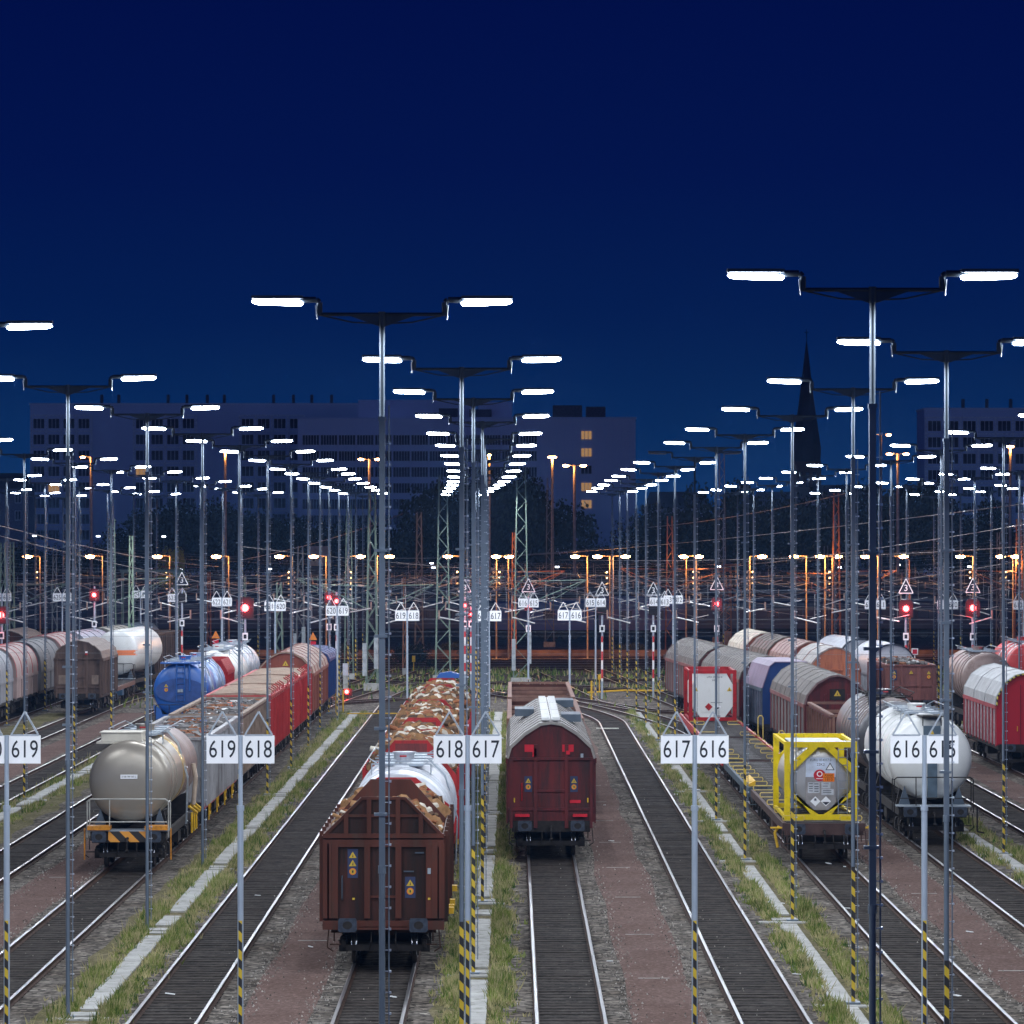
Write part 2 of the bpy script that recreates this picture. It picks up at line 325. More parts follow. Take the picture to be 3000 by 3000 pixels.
# ------------------------------------------------------------------ lamp posts
def lamp_proto():
    root = thing('lamp_post', 'x', 'lamp post', 0, 0)
    mb = MB(); mb.bar((0, 0, GZ-.1), (0, 0, 5.6), .048, 10); mb.bar((0, 0, 5.5), (0, 0, 5.62), .062, 10); mb.cb((0, 0, 9.0), (.092, .10, 6.8)); mb.bar((0, 0, 12.35), (0, 0, 13.9), .042, 10, 1)
    mb.cb((0, 0, 12.4), (.12, .12, .06)); mb.box(-.16, .16, -.16, .16, GZ-.05, GZ+.06)
    for z in (6.4, 7.7, 9.1, 10.4): mb.cb((-.02, -.01, z), (.2, .13, .045))
    mb.build('pole', [MATS['post_paint'], M('post_top', (.045, .06, .08), .6, .2, .1, 1)], root)  # thin top section coloured darker to offset strong light from the close lamp heads
    mb = MB(); mb.cb((.105, 0, 6.4), (.022, .03, 12.4)); z = .4
    rg = mb; z = .5
    while z < 12.3: rg.cb((.122, -.02, z), (.034, .05, .032), 1); rg.cb((.07, 0, z), (.08, .012, .012), 1); z += .32
    rg.build('ladder', [MATS['post_paint'], MATS['galv_bright']], root)
    mb = MB(); mb.cb((0, -.056, 1.45), (.085, .012, 3.1)); mb.build('hazard_band', hz, root)
    mb = MB(); mb.bar((-.95, 0, 13.98), (.95, 0, 13.98), .028, 8)
    mb.prism([(-.5, 13.96), (0, 13.78), (.5, 13.96)], -.012, .012); mb.poly([(-.9, .02, 13.96), (-.45, .03, 13.86), (0, .03, 13.84), (.45, .03, 13.86), (.9, .02, 13.96)], .012)
    mb.bar((0, 0, 13.8), (0, 0, 14.02), .055, 8); mb.build('crossarm', steel_dark, root)
    for s in (-1, 1):
        mb = MB(); mb.poly([(s*.95, 0, 13.96), (s*.95, 0, 14.16), (s*1.0, 0, 14.2), (s*1.25, 0, 14.2)], .045, 8)
        mb.poly([(s*.98, -.04, 13.9), (s*1.0, -.04, 14.12)], .012, 6, 1)
        mb.box(min(s*1.2, s*1.98), max(s*1.2, s*1.98), -.12, .12, 14.21, 14.26)
        h = mb.build('lamp_head', [steel_dark, steel], root)
        mb = MB(); a, b = s*1.2, s*1.96; t = .045
        prof = [(0, .02), (.03, .07), (.3, .085), (.66, .085), (.73, .065), (.77, .02)]
        vs = []; n = 10
        for d, r in prof: vs += [(s*(1.2+d), cos(2*pi*i/n)*r*.95, 14.145+d*.035+sin(2*pi*i/n)*r*.52) for i in range(n)]
        fs = [(j*n+i, (j+1)*n+i, (j+1)*n+(i+1) % n, j*n+(i+1) % n) for j in range(len(prof)-1) for i in range(n)]+[tuple(range(n)), tuple(range(5*n, 6*n))]
        mb.add(vs, fs); mb.build('lamp_lens', lens_m, h)
        l = bpy.data.lights.new('lamp_light', 'SPOT'); l.energy = LAMP_W*4; l.spot_size = radians(166); l.spot_blend = .25; l.color = (.86, .92, 1.0); l.shadow_soft_size = .1
        lo = bpy.data.objects.new('lamp_light', l); S.collection.objects.link(lo); lo.parent = h; lo.location = (s*1.58, 0, 14.0)
    return root
M('post_paint', (.14, .175, .22), .42, .35, .12, 1.5); M('galv_bright', (.5, .54, .6), .35, .7)
proto = lamp_proto()
offl = M('lens_unlit', (.25, .26, .28), .3)
first = True
for (a, b), ps in ROWS.items():
    for i, (x, y) in enumerate(ps):
        lit = not ((a, b) == ('616', '615') and y == 181)
        skip = set()
        if y > 315 or not lit: skip.add('lamp_light')
        if (a, b) == ('620', '619') and y < 150: skip |= {'hazard_band'}
        r = copy_tree(proto, None, skip)
        r.location = (x, y, random.uniform(-.04, .04)); r.rotation_euler = (0, 0, random.gauss(0, .02))
        r['label'] = f"{ORD[i]} lamp post from the front in the row between tracks {a} and {b}" if lit else "unlit lamp post with dark lamps in the row between tracks 616 and 615"
        r['category'] = 'lamp post'; r['group'] = 'twin armed lamp posts in rows between the tracks'
        if not lit:
            for h in r.children:
                for l in h.children:
                    if l.name.startswith('lamp_lens'): l.data = l.data.copy(); l.data.materials[0] = offl
for x, y, sd in ((-9.8, 52, 'left'), (-18.9, 62, 'left'), (-18.9, 82, 'left'), (-18.9, 103, 'left'), (-19.2, 124, 'left'), (16.8, 62, 'right'), (16.8, 83, 'right'), (16.8, 103, 'right'), (25.8, 175, 'right'), (25.8, 196, 'right'), (-28.9, 200, 'left'), (-28.9, 222, 'left')):
    r = copy_tree(proto); r.location = (x, y, 0); r['label'] = f"lamp post standing beyond the {sd} edge of the picture"; r['category'] = 'lamp post'; r['group'] = 'lamp posts just outside the picture on the ' + sd
for ch in list(proto.children_recursive): bpy.data.objects.remove(ch)
bpy.data.objects.remove(proto)
# ------------------------------------------------------------------ track number signs
frame_m = M('sign_frame', (.33, .37, .42), .5, .3)
NUM = {}
def board_mesh(txt):
    if txt not in NUM:
        mb = MB(); mb.box(-.31, .31, -.012, .012, -.275, .275, 0)
        text_into(mb, txt, .49, 1, face_T(0, -.016, -.01, .74)); mb.box(-.2, .2, .012, .02, -.2, .2, 2)
        NUM[txt] = mb.mesh('board', [white, dgt, steel])
    return NUM[txt]
def sign(a, b, x, y, zc, label, tri=True, z0=GZ, haz=3.1, dark=False):
    r = thing('track_sign', label, 'sign', x, y, 0, 0, 'track number signs on grey poles')
    mb = MB(); mb.bar((0, 0, z0), (0, 0, zc-1.1), .06, 12); mb.bar((0, 0, zc-1.2), (0, 0, zc-1.1), .075, 12); mb.bar((0, 0, zc-1.1), (0, 0, zc+.28), .045, 12)
    mb.bar((-.6, .03, zc+.15), (.6, .03, zc+.15), .012); mb.bar((-.6, .03, zc-.15), (.6, .03, zc-.15), .012)
    mb.build('pole', MATS['sign_pole'], r)
    mb = MB(); mb.cb((.0, -.062, haz/2), (.07, .01, haz)); mb.build('hazard_band', hz, r)
    for s, t in ((-1, a), (1, b)):
        if t: put('board', board_mesh(t), r, (s*.355, -.01, zc))
        if tri and t:
            mb = MB(); q = .022
            for p1, p2 in (((-.27, .28), (0, .74)), ((0, .74), (.27, .28)), ((-.27, .28), (.27, .28))): mb.bar((p1[0], 0, p1[1]), (p2[0], 0, p2[1]), q, 4)
            mb.build('triangle_frame', white if dark else frame_m, r, (s*.355, -.01, zc))
M('sign_pole', (.36, .42, .50), .4, .35, .08, 1.5)
for a, b, x in (('620', '619', -9.9), ('619', '618', -5.32), ('618', '617', -.87), ('617', '616', 3.58), ('616', '615', 8.08)):
    sign(a, b, x, 83.6, 6.45, f'big near sign reading {a} and {b} on a pole in front of the trains')
for a, b, X, Yp in (('618', '617', 1433, 1805), ('617', '616', 1669, 1803), ('616', '615', 1548, 1767), ('615', '614', 1745, 1766), ('614', '613', 1932, 1764), ('613', '612', 1972, 1757),
                    ('612', '611', 2564, 1772), ('611', '610', 2776, 1772), ('610', '609', 2999, 1773), ('619', '618', 1193, 1804), ('620', '619', 988, 1790), ('621', '620', 806, 1777),
                    ('622', '621', 650, 1764), ('623', '622', 519, 1752), ('624', '623', 412, 1742), ('625', '624', 182, 1750), ('626', '625', 6, 1750)):
    Y = 4.3*F/(Yp-1575); x, z = px(X, Yp, Y)
    sign(a, b, x, Y, z, f'small far sign reading {a} and {b} near the yard throat', haz=1.3, dark=True)
# ------------------------------------------------------------------ wagon running gear (shared meshes)
mb = MB(); mb.bar((0, .02, 0), (0, .62, 0), .09, 12); mb.prism([(-.2, .17), (.2, .17), (.23, .1), (.23, -.12), (.19, -.17), (-.19, -.17), (-.23, -.12), (-.23, .1)], -.02, .03)
mb.prism([(.12*cos(a*pi/5), .1*sin(a*pi/5)) for a in range(10)], -.03, -.02, 1); BUF = mb.mesh('buffer', [bufm, under])
mb = MB(); mb.lathe([(0, 0), (0, .40), (.02, .46), (.1, .46), (.13, .43), (.13, 0)], (0, 0), 24); v2 = mb.v; mb.v = [(y-.065, x, z) for x, y, z in v2]; mb.bar((-.067, 0, 0), (.067, 0, 0), .43, 20, 1)
mb.lathe([(0, .445), (.135, .445)], (0, 0), 24, 2); mb.v[-48:] = [(y-.0675, x, z) for x, y, z in mb.v[-48:]]
WHL = mb.mesh('wheel', [under, under, shine])
mb = MB()
for s in (-1, 1):
    mb.box(s*1.0-.05, s*1.0+.05, -1.35, 1.35, .42, .60); mb.box(s*1.0-.07, s*1.0+.07, -.3, .3, .25, .7)
    for y in (-.9, .9): mb.cb((s*1.02, y, .44), (.22, .3, .3)); mb.bar((s*1.02, y-.16, .62), (s*1.02, y+.16, .62), .09, 8)
mb.box(-1, 1, -.2, .2, .5, .75)
for y in (-.9, .9): mb.bar((-1, y, .46), (1, y, .46), .08, 8); mb.box(-.95, .95, y-.55, y-.48, .35, .5)
BOG = mb.mesh('bogie', under)
mb = MB(); mb.bar((0, 0, .98), (0, .5, .98), .05, 6); mb.bar((0, -.02, .98), (0, -.1, .86), .035, 6); mb.bar((0, -.1, .86), (0, -.06, .5), .03, 6); mb.bar((-.05, -.08, .6), (.05, -.08, .6), .05, 6)
mb.poly([(.3, .3, .85), (.3, .1, .6), (.34, .15, .4), (.36, .35, .36)], .02); mb.poly([(-.3, .3, .85), (-.3, .1, .62), (-.35, .2, .42)], .02)
CPL = mb.mesh('coupling', under)
chalk = M('chalk_marks', (.4, .4, .38), .8)
def gear(r, L, bog=(2.6, None), frame=under, zf=1.2, w=1.3, sole=None, twoaxle=False, levers=None, rear=False):
    mb = MB()
    for s in (-1, 1): mb.box(s*w-.06, s*w+.06, .62, L-.62, zf-.26, zf, 1 if sole else 0)
    mb.box(-w, w, .60, .74, .82, zf-.01, 0); mb.box(-w, w, L-.74, L-.60, .82, zf-.01, 0); mb.box(-.25, .25, .74, L-.74, .75, zf-.02)
    y = 3.2
    while y < L-3: mb.box(-w, w, y, y+.1, zf-.2, zf-.01); y += 1.6
    for s in (-1, 1): mb.box(s*.9-.25, s*.9+.25, L/2-.6, L/2+.5, .45, .8)
    for s in (-1, 1):
        mb.bar((s*1.22, .5, .62), (s*1.22, .5, 1.0), .018); mb.bar((s*1.05, .45, .55), (s*1.32, .45, .55), .018)
        mb.poly([(s*1.36, .7, .95), (s*1.4, .7, .45), (s*1.25, .7, .35)], .02, 4)
    mb.build('underframe', [frame, sole or frame], r)
    for s in (-1, 1):
        put('buffer', BUF, r, (s*.875, 0, 1.06))
        if rear: put('buffer', BUF, r, (s*.875, L, 1.06), (0, 0, pi))
    put('coupling', CPL, r, (0, .25, 0))
    if twoaxle:
        for y in (2.4, L-2.4):
            mb = MB(); mb.bar((-1, y, .46), (1, y, .46), .08, 8)
            for s in (-1, 1): mb.cb((s*1.0, y, .46), (.2, .3, .3)); mb.poly([(s*1.0, y-.6, .78), (s*1.0, y-.3, .66), (s*1.0, y+.3, .66), (s*1.0, y+.6, .78)], .05)
            b = mb.build('axle', under, r)
            for s in (-1, 1): put('wheel', WHL, b, (s*.75, y, .46))
    else:
        for y in (2.3, L-2.3):
            b = put('bogie', BOG, r, (0, y, 0))
            for s in (-1, 1):
                for q in (-.9, .9): put('wheel', WHL, b, (s*.75, q, .46))
    if levers:
        mb = MB(); n = 0; y = 3.0
        while y < L-2.5:
            for s in (-1, 1):
                mb.bar((s*1.38, y, zf-.15), (s*1.38, y, .45), .028, 5); mb.bar((s*1.38, y+.3, zf-.2), (s*1.38, y+.7, .75), .03, 5); mb.bar((s*1.38, y+.8, zf-.1), (s*1.38, y+.8, .85), .028, 5)
                mb.box(s*1.38-.03, s*1.38+.03, y+.2, y+.8, .62, .72)
            y += 4.2
        mb.build('brake_lever', levers, r)
def stick(r, x, z, y, n=2, s=.22, back=True):
    mb = MB(); h = s*1.15*n+.08
    if back: mb.box(x-s*.75, x+s*.75, y-.004, y, z-h, z+.05, 2)
    for i in range(n):
        zc = z-s*.6-i*s*1.2
        if i < n-1 or n == 1:
            mb.plate([(x-s*.55, zc-s*.42), (x+s*.55, zc-s*.42), (x, zc+s*.5)], y-.006, .003, 0); mb.plate([(x-s*.07, zc-s*.28), (x+s*.1, zc-s*.28), (x+s*.03, zc+s*.2)], y-.011, .003, 3)
        else:
            mb.plate([(x+s*.5*cos(a*pi/8), zc+s*.5*sin(a*pi/8)) for a in range(16)], y-.006, .003, 1); mb.plate([(x+s*.33*cos(a*pi/8), zc+s*.33*sin(a*pi/8)) for a in range(16)], y-.011, .003, 0)
            mb.plate([(x-s*.1, zc-s*.18), (x+s*.12, zc-s*.18), (x+s*.12, zc+s*.18), (x-s*.1, zc+s*.18)], y-.016, .003, 3)
    mb.build('warning_sticker', [MATS['st_yel'], MATS['st_ora'], MATS['st_blu'], dgt], r)
M('st_yel', (.50, .34, .04), .5, 0, .1); M('st_ora', (.65, .2, .03), .5, 0, .1); M('st_blu', (.03, .04, .09), .5, 0, .1); M('st_red', (.5, .015, .03), .5, 0, .1)
COR = 'freight wagons standing on the sidings'
def wagon(label, k, y, cat='freight wagon', x=None, rz=None, name='freight_wagon', y2=None):
    X = cx(k, y) if x is None else x
    if rz is None: rz = -math.atan2(cx(k, y+14)-cx(k, y), 14) if x is None else 0
    return thing(name, label, cat, X, y, 0, rz, COR)
# ---- open wagon
def open_wagon(r, L, body, z1=3.4, w=1.42, z0=1.2, ribs=9, rib=None, cross=0, stickers=True, closed_in=None, gmat=under, levers=None, sole=None, rear=False):
    gear(r, L, frame=gmat, levers=levers, sole=sole, rear=rear)
    rib = rib or body; mb = MB(); t = .06
    for s in (-1, 1): mb.box(s*w-t/2, s*w+t/2, .62, L-.62, z0, z1)
    mb.build('side_wall', body, r)
    mb = MB(); mb.box(-w+t/2, w-t/2, .70, .76, z0, z1-.01); mb.build('end_wall', body, r)
    mb = MB(); mb.box(-w+t/2, w-t/2, L-.76, L-.70, z0, z1-.01); mb.build('end_wall', body, r)
    MB().box(-w+.04, w-.04, .77, L-.77, z0-.01, z0+.05).build('floor', under, r)
    mb = MB()
    for i in range(ribs+1):
        y = .66+(L-1.4)*i/ribs
        for s in (-1, 1): mb.box(min(s*(w+.035), s*(w+.12)), max(s*(w+.035), s*(w+.12)), y, y+.09, z0-.1, z1-.1)
    for x in (-w+.05, -w*.38, w*.38, w-.05): mb.box(x-.055, x+.055, .60, .70, z0-.15, z1-.02)
    for z in (z0+.05, z0+(z1-z0)*.42): mb.box(-w, w, .63, .70, z-.03, z+.05)
    mb.build('rib', rib, r)
    mb = MB()
    for s in (-1, 1): mb.box(s*w-.09, s*w+.09, .6, L-.6, z1, z1+.1)
    mb.box(-w+.09, w-.09, .6, .76, z1+.003, z1+.103); mb.box(-w+.09, w-.09, L-.76, L-.6, z1+.003, z1+.103); mb.build('top_rim', rib, r)
    if cross:
        for i in range(1, cross):
            y = .7+(L-1.4)*i/cross; MB().box(-w+.09, w-.09, y-.05, y+.05, z1-.12, z1+.02).build('cross_bar', rib, r)
    if stickers: stick(r, w*.75, z1-.25, .60, 2, .2, False); stick(r, -w*.72, z1-.25, .60, 2, .2)
# ---- arched roof wagon
def arch(w, ze, zt, n=14, p=2.3):
    return [(w*(1 if cos(a) >= 0 else -1)*abs(cos(a))**(2/p), ze+(zt-ze)*abs(sin(a))**(2/p)) for a in [pi-pi*i/n for i in range(n+1)]]
def gable(w, ze, zt, kink=(.62, .72)):
    h = zt-ze; return [(-w, ze), (-w*.93, ze+h*.30), (-w*kink[0], ze+h*kink[1]), (-w*.25, ze+h*.95), (0, zt), (w*.25, ze+h*.95), (w*kink[0], ze+h*kink[1]), (w*.93, ze+h*.30), (w, ze)]
def roof_shell(prof, y0, y1, t=.05, mi=0, mb=None, smooth=False, grow=0):
    mb = mb or MB(); n = len(prof); c = sum(z for _, z in prof)/n; zc = min(z for _, z in prof)
    inn = []; out = []
    for i, (x, z) in enumerate(prof):
        a = Vector(prof[max(0, i-1)]); b = Vector(prof[min(n-1, i+1)]); d = (b-a).normalized(); nn = Vector((-d.y, d.x))
        out.append((x+nn.x*(t+grow), z+nn.y*(t+grow))); inn.append((x+nn.x*grow, z+nn.y*grow))
    vs = [(x, y0, z) for x, z in out]+[(x, y1, z) for x, z in out]+[(x, y0, z) for x, z in inn]+[(x, y1, z) for x, z in inn]
    fs = []; sm = []
    mb.add(vs, [(i, i+1, n+i+1, n+i) for i in range(n-1)], mi, smooth)
    mb.add(vs, [(i, 2*n+i, 2*n+i+1, i+1) for i in range(n-1)]+[(n+i, n+i+1, 3*n+i+1, 3*n+i) for i in range(n-1)]+[(2*n+i, 3*n+i, 3*n+i+1, 2*n+i+1) for i in range(n-1)]+[(0, n, 3*n, 2*n), (n-1, 3*n-1, 4*n-1, 2*n-1)], mi)
    return mb
def hood_wagon(r, L, prof, roofm, sidem, endm, z0=1.15, ribs=8, ribm=None, ribs_side=10, rim=None, doors=None, rear=False, smooth=False, gmat=under, bands=None, edge=None, w=None, plain_end=False):
    gear(r, L, frame=gmat, rear=rear)
    w = prof[-1][0]; ze = prof[-1][1]
    for y0, y1 in ((.62, .72), (L-.72, L-.62)):
        MB().prism([(-w, z0)]+prof+[(w, z0)], y0, y1).build('end_wall', endm, r)
    mb = MB()
    for s in (-1, 1): mb.box(s*(w-.03)-.03, s*(w-.03)+.03, .72, L-.72, z0, ze)
    mb.build('side_wall', sidem, r)
    roof_shell(prof, .56, L-.56, .05, smooth=smooth).build('roof', roofm, r)
    if ribm:
        mb = MB()
        for i in range(ribs+1):
            y = .6+(L-1.26)*i/ribs; roof_shell(prof, y, y+.06, .025, mb=mb, grow=.052)
        mb.build('roof_rib', ribm, r)
    mb = MB()
    for i in range(ribs_side+1):
        y = .68+(L-1.4)*i/ribs_side
        for s in (-1, 1): mb.box(min(s*w, s*(w+.06)), max(s*w, s*(w+.06)), y, y+.07, z0-.05, ze-.12)
    for s in (-1, 1): mb.box(min(s*(w+.002), s*(w+.08)), max(s*(w+.002), s*(w+.08)), .6, L-.6, ze-.16, ze+.02)
    mb.build('side_rib', rim or sidem, r)
    if not plain_end:
        mb = MB(); f = .5
        for x in (-w*.36, w*.36): mb.box(x-.06, x+.06, .53, .62, z0-.2, ze-.03+ (.5 if ze < prof[len(prof)//2][1]-.7 else .1))
        for x in (-w*.93, w*.93): mb.box(x-.05, x+.05, .54, .62, z0-.2, ze-.03)
        mb.box(-w-.02, w+.02, .52, .62, ze-.05, ze+.03); mb.box(-w, w, .55, .62, z0+.38, z0+.47); mb.box(-w*.36, w*.36, .55, .62, z0+1.0, z0+1.07)
        mb.build('end_frame', endm, r)
    if edge: roof_shell(prof, .50, .66, .07, grow=-.02).build('roof_edge', edge, r)
# ---- tank
def tank_wagon(r, L, rad, zc, mat, y0=1.2, y1=None, rings=(), ringm=None, walk=True, rail=True, railm=steel, dish=.45, frame=under, ladder=False, bands=None, valves=True, rail_w=1.25, rear=False):
    gear(r, L, frame=frame, zf=1.15, w=1.15, rear=rear); y1 = y1 or L-1.2
    pr = [(y0-dish*cos(a), rad*sin(a)**.75 if a > 0 else 0) for a in [pi/2*i/10 for i in range(11)]]
    pr = [(y0, 0)]*0+pr+[(y0+(y1-y0)*i/6, rad) for i in range(1, 7)]+[(y1+dish*sin(a), rad*cos(a)**.75 if a < pi/2-.01 else 0) for a in [pi/2*i/8 for i in range(1, 9)]]
    mats = mat if isinstance(mat, list) else [mat]
    mb = MB().lathe(pr, (0, zc), 48)
    b = mb.build('barrel', mats[0], r)
    if rings:
        mb = MB()
        for y in rings: mb.lathe([(y-.05, rad-.01), (y-.045, rad+.045), (y+.045, rad+.045), (y+.05, rad-.01)], (0, zc), 48)
        mb.build('ring', ringm or mats[0], b)
    if bands:
        for ya, yb, m_ in bands: MB().lathe([(ya, rad-.005), (ya, rad+.008), (yb, rad+.008), (yb, rad-.005)], (0, zc), 48).build('painted_band', m_, b)
    mb = MB()
    for y in (y0+1.0, y1-1.0):
        for s in (-1, 1): mb.prism([(s*.2, zc-rad+.05), (s*1.0, zc-rad*.75), (s*1.15, 1.14), (s*.6, 1.14)], y-.12, y+.12)
    mb.build('saddle', frame, r)
    if walk:
        mb = MB(); yc = (y0+y1)/2; q = min(3.2, (y1-y0)/2-.6); zt = zc+rad
        for s in (-1, 1): mb.box(s*.42-.2, s*.42+.2, yc-q, yc+q, zt+.02, zt+.06)
        for y in (yc-q, yc-q/2, yc, yc+q/2, yc+q-.06): mb.box(-.85, .85, y, y+.06, zt+.06, zt+.1)
        for s in (-1, 1): mb.poly([(s*.85, yc-q, zt-.25), (s*.85, yc-q, zt+.1)], .02); mb.poly([(s*.7, yc-q, zt+.1), (s*.95, yc-q+.2, zt+.25), (s*.95, yc+q-.2, zt+.25), (s*.7, yc+q, zt+.1)], .018)
        mb.build('walkway', under if not valves else steel, r)
        mb = MB(); mb.bar((0, yc, zt-.1), (0, yc, zt+.22), .3, 16); mb.bar((0, yc, zt+.22), (0, yc, zt+.28), .34, 16)
        for y in (yc-1.1, yc+1.2): mb.bar((0, y, zt-.05), (0, y, zt+.18), .12, 10); mb.bar((-.1, y, zt+.2), (.1, y, zt+.2), .03, 6, 1)
        mb.build('hatch', [mats[0], red], r)
        mb = MB()
        for s in (-.2, .2): mb.poly([(rad+.1, yc+s, zc-.2), (rad*.75+.1, yc+s, zc+rad*.72), (.7, yc+s, zt+.1)], .02); mb.bar((rad+.1, yc+s, zc-.2), (rad+.05, yc+s, 1.0), .02)
        for i in range(7): z = 1.1+i*.3; mb.bar((rad+.08, yc-.2, z), (rad+.08, yc+.2, z), .014)
        mb.build('side_ladder', steel, r)
    if rail:
        mb = MB(); h = 2.15; w = rail_w; yy = .55
        mb.poly([(-w, yy, 1.0), (-w, yy, h), (-w+.1, yy, h+.08), (w-.1, yy, h+.08), (w, yy, h), (w, yy, 1.0)], .022, 6)
        mb.poly([(-w+.05, yy, 1.5), (w-.05, yy, 1.5)], .018, 6); mb.bar((-w*.45, yy, 1.1), (-w*.45, yy, h+.06), .018, 6); mb.bar((w*.45, yy, 1.1), (w*.45, yy, h+.06), .018, 6)
        for s in (-1, 1): mb.poly([(s*w, yy, h), (s*w, 1.3, h), (s*w, 1.3, 1.0)], .02, 6)
        mb.build('end_railing', railm, r)
        mb = MB(); mb.box(-1.3, 1.3, .5, 1.3, 1.2, 1.24); mb.build('end_platform', steel, r)
        mb = MB()
        for s in (-1, 1): mb.prism([(s*.75, 1.24), (s*1.15, 1.24), (s*.95, 1.9)], 1.3, 1.4)
        mb.build('end_brace', steel_dark, r)
# ------------------------------------------------------------------ wagon colours
brown = M('oxide_brown', (.070, .019, .012), .65, 0, .35, 1.2, 1, dirt=(.03, .018, .014), damt=.75)
brown_l = M('oxide_rib', (.068, .019, .012), .65, 0, .3, 1.5, 1, dirt=(.05, .025, .018), damt=.45)
maroon = M('maroon_paint', (.095, .013, .014), .5, 0, .3, 1.2, 1, dirt=(.028, .014, .015), damt=.6)
maroon_l = M('maroon_rib', (.15, .03, .03), .5, 0, .25, 1.2, 1, dirt=(.05, .02, .02), damt=.4)
wred = M('wood_wagon_red', (.33, .018, .02), .5, 0, .25, 1.2, 1, dirt=(.14, .022, .02), damt=.5)
brick = M('brick_red', (.20, .055, .035), .6, 0, .2, 1.0, 1, dirt=(.10, .035, .025), damt=.4)
roofg = M('weathered_roof', (.24, .23, .22), .5, .15, .22, 1.1, 0, dirt=(.14, .12, .10), damt=.5)
roofb = M('sooty_roof', (.105, .088, .075), .6, 0, .3, 1.4, 0, dirt=(.05, .04, .034), damt=.5)
silver = M('silver_sheet', (.42, .44, .48), .38, .35, .12, 1, 0, dirt=(.3, .31, .33), damt=.25)
grey_c = M('grey_tarp', (.22, .23, .255), .6, 0, .22, .8, 1, dirt=(.13, .13, .15), damt=.4)
dgrey = M('dark_grey_tarp', (.10, .103, .11), .65, 0, .25, .8, 1, dirt=(.05, .05, .055), damt=.4)
tankb = M('beige_tank', (.29, .26, .215), .34, .35, .10, .5, 0, dirt=(.28, .24, .19), damt=.3)
tankgold = M('golden_band', (.50, .36, .16), .3, .5, .2, .8)
tankbr = M('brown_tank', (.21, .155, .14), .45, .2, .2, .8, 0, dirt=(.12, .08, .07), damt=.4)
tankw = M('white_tank', (.57, .58, .57), .35, 0, .05, .6, 0, dirt=(.50, .50, .47), damt=.2)
tankk = M('black_tank', (.055, .055, .062), .35, .2, .3, .8, 0, dirt=(.13, .12, .12), damt=.3)
blue = M('bright_blue', (.02, .10, .36), .35, 0, .12, .8, 0, dirt=(.02, .08, .30), damt=.3)
dblue = M('dark_blue', (.012, .035, .13), .5, 0, .2, .8)
pblue = M('pale_blue', (.22, .30, .46), .3, .3, .1, .8)
lilac = M('lilac_paint', (.17, .13, .20), .5, 0, .2, .8)
orange = M('orange_stripe', (.7, .2, .08), .5, 0, .1, 1)
greyside = M('grey_side', (.30, .30, .31), .5, .1, .18, 1.0, 1, dirt=(.12, .11, .11), damt=.45)
cover = M('beige_cover', (.30, .235, .18), .8, 0, .25, 1.5, 0, dirt=(.25, .14, .10), damt=.5)
glassd = M('dark_panel', (.03, .035, .045), .3)
bark = M('bark', (.095, .06, .04), .9, 0, .4, 8, bump=.4); cut = M('cut_wood', (.26, .145, .07), .8, 0, .25, 8); birch = M('birch_white', (.50, .46, .39), .8, 0, .2, 7); rustw = M('red_brown_wood', (.22, .09, .045), .85, 0, .3, 7); litter = M('wood_litter', (.11, .075, .05), .95, 0, .6, 14, bump=.5)
def heap_h(x, w, zs, zt): return zs+(zt-zs)*max(0, 1-abs(x/w)**2.2)
def wood_load(X, y0, y1, w, zs, zt, n, label, rz=0):
    mb = MB(); ny = max(2, int((y1-y0)/.25)); nx = 12; vs = []
    for j in range(ny+1):
        for i in range(nx+1):
            x = -w+2*w*i/nx; vs.append((x, y0+(y1-y0)*j/ny, heap_h(x, w, zs, zt)-.12+random.uniform(-.07, .07)))
    mb.add(vs, [(j*(nx+1)+i, j*(nx+1)+i+1, (j+1)*(nx+1)+i+1, (j+1)*(nx+1)+i) for j in range(ny) for i in range(nx)], 4)
    for _ in range(n):
        x = random.uniform(-w+.12, w-.12); y = random.uniform(y0+.25, y1-.25); r = random.choice((.05, .07, .09, .12, .17, .2)); L = random.uniform(.25, .9)*(1.3 if r < .1 else .8)
        a = random.uniform(0, 2*pi) if random.random() < .5 else random.gauss(pi/2, .3); e = random.gauss(0, .2); d = Vector((cos(a)*cos(e), sin(a)*cos(e), sin(e)))*L/2
        if y-abs(d.y) < y0+.03 or y+abs(d.y) > y1-.03 or abs(x)+abs(d.x) > w: continue
        c = Vector((x, y, heap_h(x, w, zs, zt)-.03+random.uniform(-.06, .05)+r*.3)); m_ = random.choices((0, 2, 3, 1), (40, 17, 27, 16))[0]
        p, q = c-d, c+d; nn = 9; dd = (q-p).normalized(); u = dd.orthogonal().normalized(); v = dd.cross(u)
        r1 = [r*random.uniform(.85, 1.15) for _ in range(nn)]
        ring = [[P+(u*cos(2*pi*i/nn)+v*sin(2*pi*i/nn))*r1[i]*k for i in range(nn)] for P, k in ((p, 1), (q, .93))]
        mb.add(ring[0]+ring[1], [(i, (i+1) % nn, nn+(i+1) % nn, nn+i) for i in range(nn)], m_)
        mb.add(ring[0]+ring[1], [tuple(range(nn))[::-1], tuple(range(nn, 2*nn))], 1 if m_ != 2 else random.choice((1, 2)))
    o = mb.build('wood_load', [bark, cut, birch, rustw, litter]); o.location = (X, 0, 0)
    return tag(o, label, 'load', kind='stuff')
